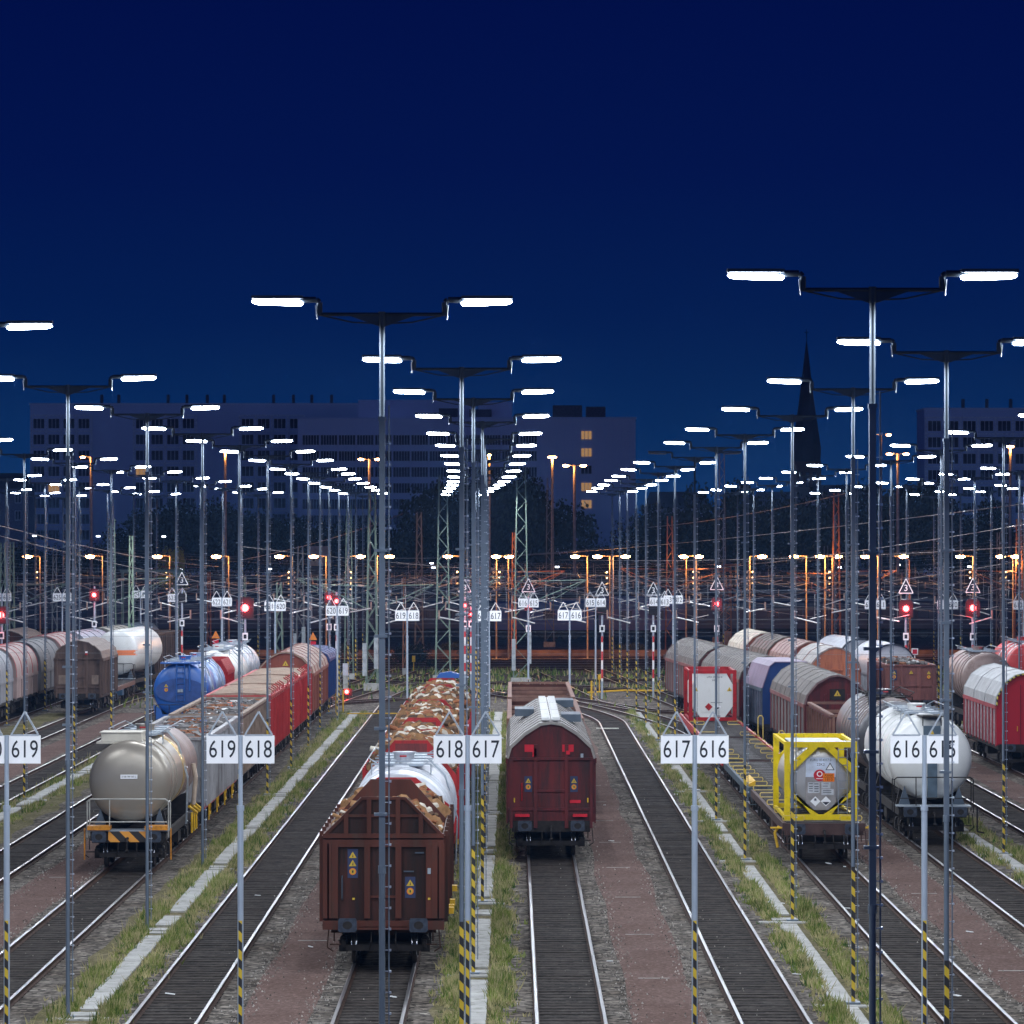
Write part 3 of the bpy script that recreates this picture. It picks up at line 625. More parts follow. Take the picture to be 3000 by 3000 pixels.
def bulk(r, y, w, zs, zt, z0, m_, rm, ribs=True, door=False, name='bulkhead'):
    top = w*.36
    pf = [(-w, z0), (-w, zs), (-top, zt), (top, zt), (w, zs), (w, z0)]
    mb = MB().prism(pf, y, y+.07); b = mb.build(name, m_, r)
    if ribs:
        mb = MB(); q = .075
        for x in (-w*.62, -w*.24, w*.24, w*.62):
            zt_ = zt if abs(x) < top else zs+(zt-zs)*(w-abs(x))/(w-top); mb.box(x-.055, x+.055, y-q, y-.002, zs-.05, zt_-.03)
        mb.box(-w, w, y-q-.01, y-.002, zs-.06, zs+.05); mb.box(-w*.6, w*.6, y-q+.02, y-.002, zs+(zt-zs)*.48, zs+(zt-zs)*.55)
        P = [(-w, zs), (-top, zt), (top, zt), (w, zs)]
        for a, c in zip(P, P[1:]): mb.bar((a[0], y-.02, a[1]-.03), (c[0], y-.02, c[1]-.03), .05, 4)
        mb.build('bulkhead_rib', rm, r)
    elif door: mb = MB(); mb.box(-.5, .5, y-.02, y-.002, zt-.62, zt-.1); mb.build('bulkhead_panel', rm, r)
    return b
# ================= siding 618 : wood wagons
k = -1; r = wagon('brown wood chip wagon with trapezoid end wall, nearest of all wagons', k, 105)
L = 13; w = 1.49; gear(r, L, frame=M('underframe_brown', (.05, .028, .02), .8, 0, .4, 4), rear=False); zs = 3.24
bulk(r, .42, w, zs, 4.19, 1.0, M('oxide_panel_shaded', (.048, .014, .010), .7, 0, .5, 1.6, 1, dirt=(.016, .010, .009), damt=.9), brown_l); bulk(r, 6.6, w-.03, zs, 4.28, 1.3, brown_l, brown, ribs=False, name='inner_bulkhead'); bulk(r, 12.4, w-.03, zs, 4.0, 1.3, wred, wred, ribs=False, name='inner_bulkhead')  # mottled end panel, coloured darker than its ribs for the shade between them
mb = MB()
for x, a in ((-1.42, .08), (-1.33, .0), (-1.2, .1), (-.4, .07), (.37, .07), (1.12, .06), (1.26, .08), (1.44, .05)): mb.box(x-.055-a/4, x+.055+a/4, .32, .415, 1.2, zs-.2)
mb.box(-w, w, .33, .415, zs-.28, zs-.1); mb.box(-w-.01, w+.01, .30, .415, .92, 1.14); mb.box(-.35, .35, .36, .415, 1.7, 1.76); mb.build('end_rib', brown_l, r)
mb = MB()
for s in (-1, 1):
    mb.box(s*w-.04, s*w+.04, .5, L-.5, 1.2, zs); y = .6
    while y < L-.6: mb.box(min(s*w, s*(w+.1)), max(s*w, s*(w+.1)), y, y+.1, 1.1, zs+.1); y += 1.5
mb.build('side_wall', brown, r)
for x, z, s in ((-.78, 2.62, .12), (.45, 1.95, .1)): pass
stick(r, -.76, 2.86, .413, 3, .17); stick(r, .66, 2.17, .413, 2, .17)
mb = MB(); mb.box(.78, 1.0, .36, .40, 2.80, 2.83); mb.box(.5, .75, .36, .40, 2.34, 2.37); mb.poly([(-1.02, .38, 2.25), (-1.02, .33, 2.2), (-1.02, .33, 1.7), (-1.02, .38, 1.65)], .018); mb.build('grab_handle', steel_dark, r)
mb = MB(); mb.box(1.09, 1.17, .30, .34, 2.3, 2.44); mb.box(-.77, -.71, .385, .41, 1.65, 1.70, 1); mb.box(1.1, 1.16, .29, .31, 1.66, 1.71, 1); mb.build('card_holder', [steel, MATS['st_yel']], r)
mb = MB(); mb.box(-.6, .6, .3, .42, .98, 1.0); mb.build('end_sill', under, r)
mb = MB(); [mb.box(w+.02, w+.22, y, y+.35, 1.15, 1.3) for y in (2.2, 3.0, 4.6, 9.0)]; mb.build('ratchet', yellow2, r)
wood_load(cx(k, 105), 105.5, 111.6, 1.4, 2.95, 3.62, 430, 'pile of pale and brown logs in the nearest brown wagon'); wood_load(cx(k, 105), 111.7, 117.4, 1.4, 3.05, 3.72, 360, 'logs behind the inner bulkhead of the nearest brown wagon')
r = wagon('silver tank wagon with roof walkway between the brown and red wood wagons', k, 118.6, 'tank wagon', name='tank_wagon')
tank_wagon(r, 14, 1.47, 2.55, silver, rings=(2.5, 3.4, 4.4, 8.5, 9.5, 10.6), ringm=silver)
wl = [(134, [.3, 8.0, 16.0]), (150.9, [.3, 8.3, 16.3]), (167.9, [.3, 8.8, 16.6]), (185.2, [.3, 8.6])]
for i, (y, bs) in enumerate(wl):
    r = wagon(f'{ORD[i]} red log wagon behind the silver tank wagon', k, y); L = bs[-1]+.5
    gear(r, L, frame=under, sole=wred, twoaxle=L < 10, levers=yellow2)
    for b in bs: bulk(r, b, 1.45, 3.1, 4.22, 1.3, wred, maroon_l, ribs=False, door=True)
    mb = MB()
    for s in (-1, 1):
        mb.box(s*1.45-.03, s*1.45+.03, .38, L-.5, 1.2, 2.5); y_ = .5
        while y_ < L-.6: mb.box(min(s*1.46, s*1.54), max(s*1.46, s*1.54), y_, y_+.12, 1.1, 3.35); mb.box(min(s*1.40, s*1.44), max(s*1.40, s*1.44), y_+.4, y_+.5, 2.4, 3.2); y_ += 1.05
    mb.build('side_stake', wred, r)
    MB().box(-1.4, 1.4, .4, L-.5, 1.2, 1.3).build('floor', wred, r)
    for j, (a, b) in enumerate(zip(bs, bs[1:])):
        n = 420 if y < 160 else 260
        wood_load(cx(k, y), y+a+.1, y+b-.03, 1.38, 3.02, 4.0+random.uniform(-.06, .1), n, f'logs in the {"front" if j == 0 else "rear"} bay of the {ORD[i]} red log wagon')
tl = MB(); tl.prism([(-.55, 4.2), (-.4, 4.42), (.1, 4.5), (.5, 4.38), (.6, 4.2)], 194.35, 195.2); o = tl.build('blue_tarp', blue); o.location.x = -2.9; tag(o, 'blue tarpaulin bundle on the far end of the red log wagons', 'tarpaulin')
# ================= siding 617
k = 0; r = wagon('dark red hooded wagon with pale ribbed roof in the middle siding', k, 141.2, 'hooded wagon')
pf = gable(1.43, 3.26, 4.42, (.60, .68)); hood_wagon(r, 23.2, pf, roofg, maroon, maroon, ribs=12, ribm=roofg, edge=M('roof_edge_grey', (.26, .24, .22), .5, .1, .15, 1), gmat=under)
mb = MB()
for i in range(3):
    y0 = 1.2+i*6.6
    mb.box(-.30, -.02, y0, y0+6.2, 4.50, 4.55); mb.box(.02, .30, y0, y0+6.2, 4.50, 4.55)
    y = y0+.2
    while y < y0+6: mb.box(-.30, -.05, y, y+.28, 4.555, 4.60); mb.box(.05, .30, y, y+.28, 4.555, 4.60); y += .62
mb.build('roof_hatch', tankw, r)
for i, (x, y) in enumerate(((.74, 6.2), (-.86, 11.5), (.66, 18.5))): mb = MB(); mb.prism([(x-.34, 4.42-abs(x)*.25), (x-.34, 4.68-abs(x)*.25), (x+.34, 4.68-abs(x)*.25), (x+.34, 4.42-abs(x)*.25)], y, y+2.4); mb.build('roof_window', steel_dark, r)
stick(r, -.76, 2.62, .60, 2, .17); stick(r, .76, 2.62, .60, 2, .17)
mb = MB()
for x in (-.7, .55): mb.box(x-.18, x+.2, .585, .60, 3.48, 3.72, 0)
mb.box(-.62, -.48, .53, .56, 3.32, 3.6, 0); mb.box(.5, .62, .49, .53, 3.40, 3.52, 0); mb.box(.62, .98, .585, .60, 1.78, 1.88, 0); mb.box(-1.2, -.72, .40, .60, 1.33, 1.42, 0); mb.box(.72, 1.2, .40, .60, 1.33, 1.42, 0)
mb.bar((-.97, .56, 2.45), (-.97, .56, 1.85), .02, 6, 1); mb.box(-1.24, -1.2, .57, .60, 1.8, 1.95, 2); mb.box(1.2, 1.24, .57, .60, 1.8, 1.95, 2); mb.box(.98, 1.07, .56, .60, 3.25, 3.42, 3)
mb.build('end_fitting', [MATS['st_red'], red, yellow2, steel], r)
for i, y in enumerate((165.6, 187.8)):
    r = wagon(f'{"nearer" if i == 0 else "farther"} empty open brown wagon behind the dark red hooded wagon', k, y, 'open wagon')
    open_wagon(r, 21.2, brown_l, 3.46, 1.40, cross=4, ribs=14, rib=M('pale_rust', (.19, .10, .075), .7, 0, .3, 2), stickers=False)
# ================= siding 620 side (x=-12.1): beige tank and scrap
k = -3; r = wagon('beige tank wagon with orange and black striped buffer beam at front left', k, 136, 'tank wagon', name='tank_wagon')
tank_wagon(r, 14, 1.32, 2.76, tankb, y0=1.4, rings=(2.2, 3.6), ringm=tankb, bands=[(6.4, 7.6, tankgold), (7.61, 12.75, tankbr)], railm=M('railing_grey', (.4, .4, .37), .5, .2), valves=True, rail_w=1.3)
mb = MB(); mb.box(-.95, .35, 1.6, 3.0, 4.02, 4.3); mb.box(-1.1, .7, 1.5, 3.2, 3.96, 4.01); mb.box(-1.0, .38, 1.55, 3.05, 4.3, 4.33); mb.build('top_box', M('cream_box', (.5, .47, .4), .6, 0, .15, 2), r)
hzo = hazard('orange_black_stripes', (.012, .01, .01), (.62, .26, .03), .62, 1.0)
MB().box(-.62, .62, .48, .59, .86, 1.2).build('striped_beam', hzo, r)
mb = MB()
for s in (-1, 1): mb.box(s*.92-.36, s*.92+.36, .3, 1.0, 1.25, 1.38); mb.poly([(s*1.38, .5, 1.3), (s*1.38, .5, .3)], .025)
mb.build('orange_step', M('orange_paint', (.55, .22, .02), .5, 0, .2, 3, dirt=(.25, .1, .02)), r)
mb = MB(); mb.box(-.27, .27, .915, .96, 2.86, 2.99, 0); text_into(mb, '33 80 784 005-2', .085, 1, face_T(0, .91, 2.925, .85)); mb.build('number_plate', [white, dgt], r)
mb = MB(); mb.poly([(1.42, 9.6, 2.9), (1.5, 9.6, 2.4), (1.42, 9.6, 1.5)], .08, 8); mb.build('pipe', M('pipe_beige', (.35, .28, .22), .6), r)
mb = MB()
for y in (8.5, 9.6, 10.6): mb.bar((1.35, y, 1.5), (1.6, y+.4, 1.25), .05, 6); mb.bar((1.45, y, 1.3), (1.45, y, .6), .035, 6)
mb.build('yellow_lever', yellow2, r)
def scrap_load(X, y0, y1, w, z, n, label, rz=0):
    mb = MB(); ny = int((y1-y0)/.3); nx = 10; vs = []
    for j in range(ny+1):
        for i in range(nx+1): x = -w+2*w*i/nx; vs.append((x, y0+(y1-y0)*j/ny, z-.05+.12*(1-abs(x/w))+random.uniform(-.08, .08)))
    mb.add(vs, [(j*(nx+1)+i, j*(nx+1)+i+1, (j+1)*(nx+1)+i+1, (j+1)*(nx+1)+i) for j in range(ny) for i in range(nx)], 0)
    for _ in range(n):
        c = Vector((random.uniform(-w+.15, w-.15), random.uniform(y0+.2, y1-.2), z+.03)); s = random.uniform(.04, .25)
        R = Matrix.Rotation(random.uniform(0, 6), 3, 'Z') @ Matrix.Rotation(random.gauss(0, .5), 3, 'X'); d = (s, s*random.uniform(.15, 1), random.uniform(.01, .08))
        c.z += 0 if abs(c.x) > w*.7 else .08
        m_ = random.choices(range(7), (0, 22, 34, 7, 24, .6, 1))[0]
        vs = [c+R @ Vector((a*d[0], b*d[1], e*d[2])) for e in (-1, 1) for a, b in ((-1, -1), (1, -1), (1, 1), (-1, 1))]
        mb.add(vs, [(0, 3, 2, 1), (4, 5, 6, 7), (0, 1, 5, 4), (1, 2, 6, 5), (2, 3, 7, 6), (3, 0, 4, 7)], m_)
    o = mb.build('scrap_load', [M('scrap_dust', (.10, .085, .075), .9, 0, .5, 6, bump=.5), M('scrap_metal', (.17, .165, .165), .6, .2), M('scrap_grey', (.09, .083, .08), .7), M('scrap_white', (.55, .55, .55), .6), M('scrap_rust', (.2, .09, .05), .8, 0, .3, 5), blue, M('scrap_orange', (.7, .12, .03), .5)])
    o.location = (X, 0, 0); return tag(o, label, 'load', kind='stuff')
r = wagon('grey sided scrap wagon with red sill and yellow levers behind the beige tank', k, 150.6, 'open wagon')
open_wagon(r, 19.5, greyside, 3.42, 1.40, ribs=22, rib=greyside, stickers=False, levers=yellow2, sole=red)
scrap_load(cx(k, 150), 151.5, 169.2, 1.33, 3.30, 900, 'grey metal scrap heaped in the grey sided wagon')
r = wagon('brown sided scrap wagon between the grey scrap wagon and red wagons', k, 170.5, 'open wagon')
open_wagon(r, 19.8, brown_l, 3.42, 1.40, ribs=16, rib=M('worn_rim', (.24, .18, .14), .7, 0, .3, 2), stickers=False, cross=3)
scrap_load(cx(k, 150), 171.5, 189.3, 1.33, 3.28, 900, 'mixed scrap with white and orange pieces in the brown sided wagon')
for i in range(3):
    y = 190.8+i*13.2; r = wagon(f'{ORD[i]} red wagon with flat beige covers behind the scrap wagons', k, y, 'covered wagon')
    open_wagon(r, 12.9, M('salmon_red', (.28, .035, .03), .55, 0, .25, 1.0, 1, dirt=(.2, .05, .04), damt=.4), 3.42, 1.42, ribs=9, rib=M('bright_red_rib', (.36, .03, .03), .5, 0, .2, 1), stickers=False)
    for j in range(6):
        yy = 1.0+j*1.85; mb = MB(); mb.prism([(-1.38, 3.5), (-1.2, 3.58), (0, 3.64), (1.2, 3.58), (1.38, 3.5), (1.38, 3.45), (-1.38, 3.45)], yy, yy+1.55); mb.build('cover_panel', cover, r)
    mb = MB(); yy = 1.2
    while yy < 12: mb.poly([(1.44, yy, 3.3), (1.52, yy, 3.72), (1.3, yy, 3.86)], .03); yy += 1.55
    mb.build('cover_hook', wred, r)
r = wagon('brown hooded wagon with pale arched end behind the red covered wagons', k, 231, 'hooded wagon')
hood_wagon(r, 20, gable(1.45, 3.2, 4.36), M('pale_brown_roof', (.25, .17, .14), .6, 0, .2, 1), brick, brick, edge=cover, ribs=6, ribm=brick); stick(r, 0, 3.95, .60, 1, .3, False)
r = wagon('dark blue box wagon at the far end beside the brown hooded wagon', k, 252, 'box wagon')
hood_wagon(r, 13, arch(1.42, 3.4, 3.9, 8), dblue, dblue, dblue, ribm=dblue, ribs=5)
# ================= siding x=-16.6: blue tank train
k = -4
r = wagon('bright blue round ended silo wagon with recessed dark end panel', k, 213, 'tank wagon', name='tank_wagon')
tank_wagon(r, 7.6, 1.38, 2.95, blue, y0=1.0, y1=6.4, dish=.3, rings=(), bands=[(2.4, 5.0, pblue)], rail=True, railm=under, walk=True)
mb = MB(); pts = [(1.28*cos(a), 2.92+.62*sin(a)*(1 if sin(a) > 0 else .95)) for a in [2*pi*i/28 for i in range(28)]]; mb.plate(pts, .695, .02, 0); mb.build('end_panel', M('deep_blue', (.02, .06, .22), .4), r)
mb = MB()
for s in (-.2, .2): mb.bar((s, .62, 2.4), (s, .62, 4.35), .03)
for i in range(7): mb.bar((-.2, .62, 2.45+i*.28), (.2, .62, 2.45+i*.28), .02)
mb.bar((.45, .62, 2.9), (.45, .62, 4.2), .05); mb.box(-1, 1, .5, 1.2, 4.28, 4.36); mb.build('end_ladder', blue, r)
mb = MB()
for s in (-1, 1): mb.prism([(s*1.35, 2.2), (s*1.2, 1.2), (s*.7, 1.2), (s*1.0, 2.0)], .6, 1.3)
mb.prism([(-1.15, 1.05), (1.15, 1.05), (1.2, 1.75), (-1.2, 1.75)], .62, .7); mb.build('end_skirt', blue, r)
stick(r, -.72, 3.3, .66, 2, .18, False); mb = MB(); mb.box(-.14, -.02, .60, .64, 2.86, 3.0); mb.box(0, .12, .6, .64, 2.86, 3.02); mb.build('valve_box', steel, r)
r = wagon('silver blue tank wagon behind the bright blue silo wagon', k, 220.8, 'tank wagon', name='tank_wagon'); tank_wagon(r, 7, 1.38, 2.9, pblue, y0=.9, rail=False, rings=(2, 3.6, 5), ringm=pblue)
r = wagon('red ribbed tank container wagon between blue and white tanks', k, 228, 'container wagon'); hood_wagon(r, 7.0, [(-1.3, 3.4), (-1.0, 4.0), (1.0, 4.0), (1.3, 3.4)], MATS['bright_red_rib'] if 'bright_red_rib' in MATS else red, red, red, ribm=red, ribs=8, ribs_side=12)
for i, (y, L, m_, lb) in enumerate(((235.4, 11.5, tankw, 'white tank wagon with roof valves behind the red container'), (247.4, 11, silver, 'grey silver tank wagon at the far end of the blue tank train'))):
    r = wagon(lb, k, y, 'tank wagon', name='tank_wagon'); tank_wagon(r, L, 1.42, 2.85, m_, rail=False, rings=(3, 5, 7), ringm=m_, y0=1.0)
# ================= siding x=-26: brown hooded + white tank
X0 = -26.15
def lx(y): return X0-.0*(y-256)-.012*max(0, y-262)
r = wagon('dark brown round roofed van with faded square panels on its end', -6, 256.7, 'van', x=X0, rz=.0)
hood_wagon(r, 11, [(-1.42, 3.3), (-1.3, 3.72), (-.95, 4.05), (-.85, 4.06), (-.6, 4.25), (0, 4.36), (.6, 4.25), (.85, 4.06), (.95, 4.05), (1.3, 3.72), (1.42, 3.3)], M('brown_roof', (.13, .10, .085), .6, 0, .25, 1), M('dark_van_brown', (.085, .055, .045), .7, 0, .35, 1.2, 1, dirt=(.03, .022, .02)), M('dark_van_brown', (.1, .06, .05)), ribs=1)
mb = MB(); mb.box(-1.2, -.75, .585, .60, 1.75, 2.3); mb.box(.8, 1.22, .585, .60, 1.75, 2.3); mb.build('faded_panel', M('faded_panel', (.17, .13, .11), .8), r)
mb = MB(); mb.box(.42, .56, .5, .6, 3.52, 3.64, 0); mb.box(.42, .56, .5, .6, 3.64, 3.74, 1); mb.build('tail_board', [red, white], r)
def flat(r, L, body, deck_items=True, loops=0, sole=None, zf=1.18):
    gear(r, L, frame=body, sole=sole, zf=zf)
    mb = MB(); y = .9; i = 0
    while y < L-1:
        mb.box(-1.22, 1.22, y, y+.14, zf-.03, zf+.03, 0)
        if i % 2 == 0: mb.box(-.35, .35, y+.14, y+.4, zf-.03, zf+.02, 1)
        y += .62; i += 1
    mb.build('cross_member', [M('flat_steel', (.07, .063, .06), .6, .2, .3, 3), MATS['lock_grey']], r)
    for j in range(loops):
        y = 1.4+(L-3)*j/max(1, loops-1)
        for s in (-1, 1):
            mb = MB(); x = s*.95; mb.poly([(x-.33, y, zf+.03), (x-.37, y, zf+.12), (x-.33, y, zf+.19), (x+.33, y, zf+.19), (x+.37, y, zf+.12), (x+.33, y, zf+.03), (x-.33, y, zf+.03)], .016, 5); mb.build('tie_loop', MATS['loop_yellow'], r)
M('lock_grey', (.18, .18, .19), .5, .3); M('loop_yellow', (.6, .45, .12), .5)
r = wagon('flat wagon with blue and brown deck gear behind the dark brown van', -6, 268.2, 'flat wagon', x=lx(268)); flat(r, 14, M('blue_frame', (.05, .1, .17), .6, 0, .3, 2), sole=M('brown_sole', (.1, .05, .04), .6)); 
r = wagon('white gas tank wagon with orange stripe beside the dark brown van', -6, 282.8, 'tank wagon', x=lx(283), name='tank_wagon', rz=-.045)
tank_wagon(r, 15, 1.48, 2.95, tankw, y0=1.4, rings=(), walk=False, rail=True, railm=under, dish=.85); MB().lathe([(1.0, 1.32), (1.0, 1.36)], (0, 2.95), 40)
mb = MB(); 
for i in range(20):
    pass
prw = [(1.4-.85*cos(a), 1.48*sin(a)**.75 if a > 0 else 0) for a in [pi/2*i/10 for i in range(11)]]
vs = []; n = 24                                # stripe wrapped on the dished end
for q in range(n+1):
    for zz in (2.78, 3.12):
        xx = -1.42+2.84*q/n; rr = min(1.479, math.hypot(xx, zz-2.95)); sa = (rr/1.48)**(1/.75); yy = 1.4-.85*math.sqrt(max(0, 1-sa*sa)); vs.append((xx, yy-.012, zz))
mb.add(vs, [(2*q, 2*q+2, 2*q+3, 2*q+1) for q in range(n)]); mb.build('orange_band', orange, r)
r = wagon('tall dark brown open wagon behind the white gas tank', -6, 299, 'open wagon', x=-26.4, rz=-.045); open_wagon(r, 14, M('dark_van_brown', (.1, .06, .05)), 3.75, 1.42, ribs=12, stickers=False)
# ================= leftmost train: tarpaulin hood wagons
X1 = -30.55
for i, (y, L, m_, e_, lb) in enumerate(((236, 13, grey_c, grey_c, 'grey tarpaulin covered wagon, nearest on the left edge'), (249.5, 12.5, M('pinkish_tarp', (.27, .20, .19), .6, 0, .15, .8, 1, dirt=(.2, .14, .13)), red, 'pale red and white tarpaulin wagon behind the nearest grey one'),
        (262.5, 13, dgrey, dgrey, 'dark grey tarpaulin wagon beside the dark brown van'), (276, 13, MATS['pinkish_tarp'], red, 'pinkish tarpaulin wagon with red frame behind the dark grey one'),
        (289.5, 13, M('light_tarp', (.33, .34, .40), .6, 0, .15, .8), dgrey, 'light grey lilac tarpaulin wagon in the left train'), (303, 12, M('beige_tarp', (.30, .29, .25), .6, 0, .15, .8), dgrey, 'beige tarpaulin wagon far back in the left train'), (315.5, 12, M('teal_tarp', (.08, .12, .16), .6, 0, .15, .8), dgrey, 'dark teal tarpaulin wagon at the back of the left train'))):
    r = wagon(lb, -7, y, 'hooded wagon', x=X1+.055*max(0, y-285), rz=0 if y < 285 else -.05)
    hood_wagon(r, L, arch(1.45, 2.4, 4.12+.05*(i == 3), 16, 2.5), m_, m_, m_, ribs=4, ribm=e_, ribs_side=4, smooth=True, plain_end=True)
r = wagon('brown flat roofed wagon on the far left edge beyond the tarpaulin train', -7, 296, 'hooded wagon', x=-35.2, rz=0); hood_wagon(r, 12, gable(1.42, 3.4, 4.1), MATS['brown_roof'], brown, brown)
# ================= siding 616/617 side (x=10.2): container train
k = 2
def tank_frame(r, fm, tm, x0=1.22, y0=.0, L=6.06, z0=1.24, z1=3.83, rad=1.12, diag=True, flatend=False):
    mb = MB(); q = .092
    for y in (y0, y0+L):
        for s in (-1, 1): mb.box(s*(x0-q)-q, s*(x0-q)+q, y-.07*(y > y0), y+.15-.07*(y > y0), z0, z1)
        for z in (z0+q, z1-q): mb.box(-x0+2*q, x0-2*q, y+.01, y+.13, z-q, z+q)
        if diag:
            for sx in (-1, 1):
                mb.prism([(sx*(x0-.18), z1-1.08), (sx*(x0-.18), z1-.74), (sx*.42, z1-.18), (sx*.10, z1-.18)], y+.02, y+.12)
                mb.prism([(sx*(x0-.18), z0+.80), (sx*(x0-.18), z0+1.06), (sx*.34, z0+.18), (sx*.08, z0+.18)][::-1], y+.02, y+.12)
    for s in (-1, 1):
        for z in (z0+.07, z1-.07): mb.box(s*(x0-.07)-.05, s*(x0-.07)+.05, y0+.15, y0+L-.07, z-.05, z+.05)
        mb.bar((s*(x0-.1), y0+.1, z0+.9), (s*(x0-.1), y0+1.6, z0+.1), .045, 4); mb.bar((s*(x0-.1), y0+.1, z1-.9), (s*(x0-.1), y0+1.3, z1-.1), .045, 4)
    mb.build('container_frame', fm, r)
    zc = (z0+z1)/2
    if not flatend:
        mb = MB().lathe([(y0+.34, 0), (y0+.345, rad*.7), (y0+.38, rad*.9), (y0+.46, rad*.98), (y0+.6, rad), (y0+L-.7, rad), (y0+L-.4, rad*.85), (y0+L-.3, 0)], (0, zc), 40); mb.build('tank_barrel', tm, r)
    else:
        o = [(-.72, z1-.2), (.72, z1-.2), (1.04, z1-.75), (1.04, z0+.75), (.6, z0+.15), (-.6, z0+.15), (-1.04, z0+.75), (-1.04, z1-.75)][::-1]
        mb = MB().prism(o, y0+.06, y0+L-.3); mb.box(-.6, .6, y0+.035, y0+.06, z0+.45, z1-.45); mb.build('tank_barrel', tm, r)
r = wagon('brown flat wagon under the yellow framed tank container', k, 139.6, 'flat wagon'); flat(r, 20, M('flat_brown', (.065, .038, .035), .7, 0, .3, 2), loops=5, zf=1.22)
mb = MB(); 
for s in (-1, 1): mb.poly([(s*1.45, .9, 1.1), (s*1.6, .9, .9), (s*1.5, .9, .4)], .05); mb.bar((s*1.3, .8, 1.05), (s*1.75, .8, 1.05), .035)
mb.build('side_handle', yellow2, r)
c = thing('tank_container', 'yellow framed tank container with hazard labels on a flat wagon', 'tank container', cx(2, 140), 141.4)
tank_frame(c, yellow, M('brushed_steel', (.42, .41, .40), .35, .7, .12, .8))
mb = MB(); mb.box(-.42, .42, .28, .335, 1.75, 3.26, 0); pan = mb.build('end_plate', M('plate_steel', (.30, .28, .27), .4, .4), c)
mb = MB(); yy = .275; mb.box(-.42, .42, .262, .277, 2.70, 3.26, 0); text_into(mb, 'EURU 054017 0', .105, 1, face_T(0, .258, 3.19, .86)); text_into(mb, '22K2', .105, 1, face_T(0, .258, 3.06)); mb.build('data_plate', [M('plate_bright', (.62, .68, .78), .3, .2), dgt], pan)
mb = MB(); mb.plate([(-.03+.17*cos(a*pi/12)**1, 2.75+.17*sin(a*pi/12)) for a in range(24)], .252, .004, 0); mb.plate([(-.03+.08*cos(a*pi/10), 2.79+.08*sin(a*pi/10)) for a in range(20)], .245, .003, 1); mb.plate([(-.03+.055*cos(a*pi/10), 2.79+.055*sin(a*pi/10)) for a in range(20)], .241, .003, 0); mb.plate([(-.13, 2.645), (.07, 2.645), (.07, 2.665), (-.13, 2.665)], .245, .003, 1); mb.build('round_badge', [MATS['st_red'], white], pan)
mb = MB(); mb.box(.06, .38, .236, .242, 2.57, 2.81, 0); text_into(mb, 'X668', .115, 1, face_T(.22, .232, 2.75)); text_into(mb, '1810', .115, 1, face_T(.22, .232, 2.63)); mb.box(.07, .37, .231, .235, 2.687, 2.697, 1); mb.build('orange_hazard_plate', [M('hazard_orange', (.8, .19, .01), .5, 0, .05), M('hazard_ink', (.10, .03, .0), .5)], pan)
mb = MB(); mb.plate([(.13, 2.90), (.39, 2.90), (.26, 3.12)], .254, .004, 1); mb.plate([(.165, 2.92), (.355, 2.92), (.26, 3.08)], .247, .003, 0); mb.build('triangle_label', [white, dgt], pan)
mb = MB(); mb.box(-.36, -.03, .268, .277, 2.24, 2.55, 0); mb.box(.02, .27, .268, .277, 2.37, 2.55, 0); mb.box(.02, .36, .268, .277, 2.18, 2.35, 0); text_into(mb, '14000L', .06, 1, face_T(.145, .263, 2.51))
for z in (2.5, 2.42, 2.36, 2.29): mb.box(-.33, -.22, .262, .266, z, z+.018, 1); mb.box(-.18, -.06, .262, .266, z-.01, z+.012, 1)
for z in (2.43, 2.30, 2.25): mb.box(.06, .30 if z < 2.4 else .2, .262, .266, z, z+.016, 1)
mb.build('paper_label', [M('label_paper', (.5, .52, .55), .6), dgt], pan)
def dia(x, z, s, mats, par, y=.262, top=None):
    mb = MB(); mb.plate([(x-s, z), (x, z-s), (x+s, z), (x, z+s)], y, .004, 0)
    if top == 'corr': mb.plate([(x-s*.72, z-.02), (x, z-s*.78), (x+s*.72, z-.02)], y-.006, .003, 1)
    elif top == 'tox': mb.plate([(x-s*.3, z+.01), (x+s*.3, z+.01), (x+s*.3, z+.025), (x-s*.3, z+.025)], y-.006, .003, 1); mb.plate([(x+s*.25*cos(a), z+s*.4+s*.2*sin(a)) for a in [i*pi/5 for i in range(10)]], y-.006, .003, 1)
    mb.build('diamond_label', mats, par)
dia(-.15, 2.0, .145, [white, steel_dark], pan, .27, 'tox'); dia(.145, 2.0, .145, [white, dgt], pan, .27, 'corr')
mb = MB(); mb.plate([(-.09+.07*cos(a*pi/8), 3.44+.085*sin(a*pi/8)) for a in range(16)], .32, .01); mb.build('round_label', white, c)
mb = MB()
for x in (.56, .86): mb.bar((x, -.02, 1.45), (x, -.02, 3.62), .014)
for i in range(9): mb.bar((.56, -.02, 1.5+i*.26), (.86, -.02, 1.5+i*.26), .012)
mb.build('ladder', steel, c)
mb = MB(); mb.box(-1.0, 1.0, .2, .8, 3.80, 3.83); mb.bar((-1.0, 1.2, 3.74), (1.0, 1.2, 3.74), .05, 8); mb.box(-.9, .9, 1.6, 4.8, 3.7, 3.74); mb.build('top_walkway', MATS['plate_bright'], c)
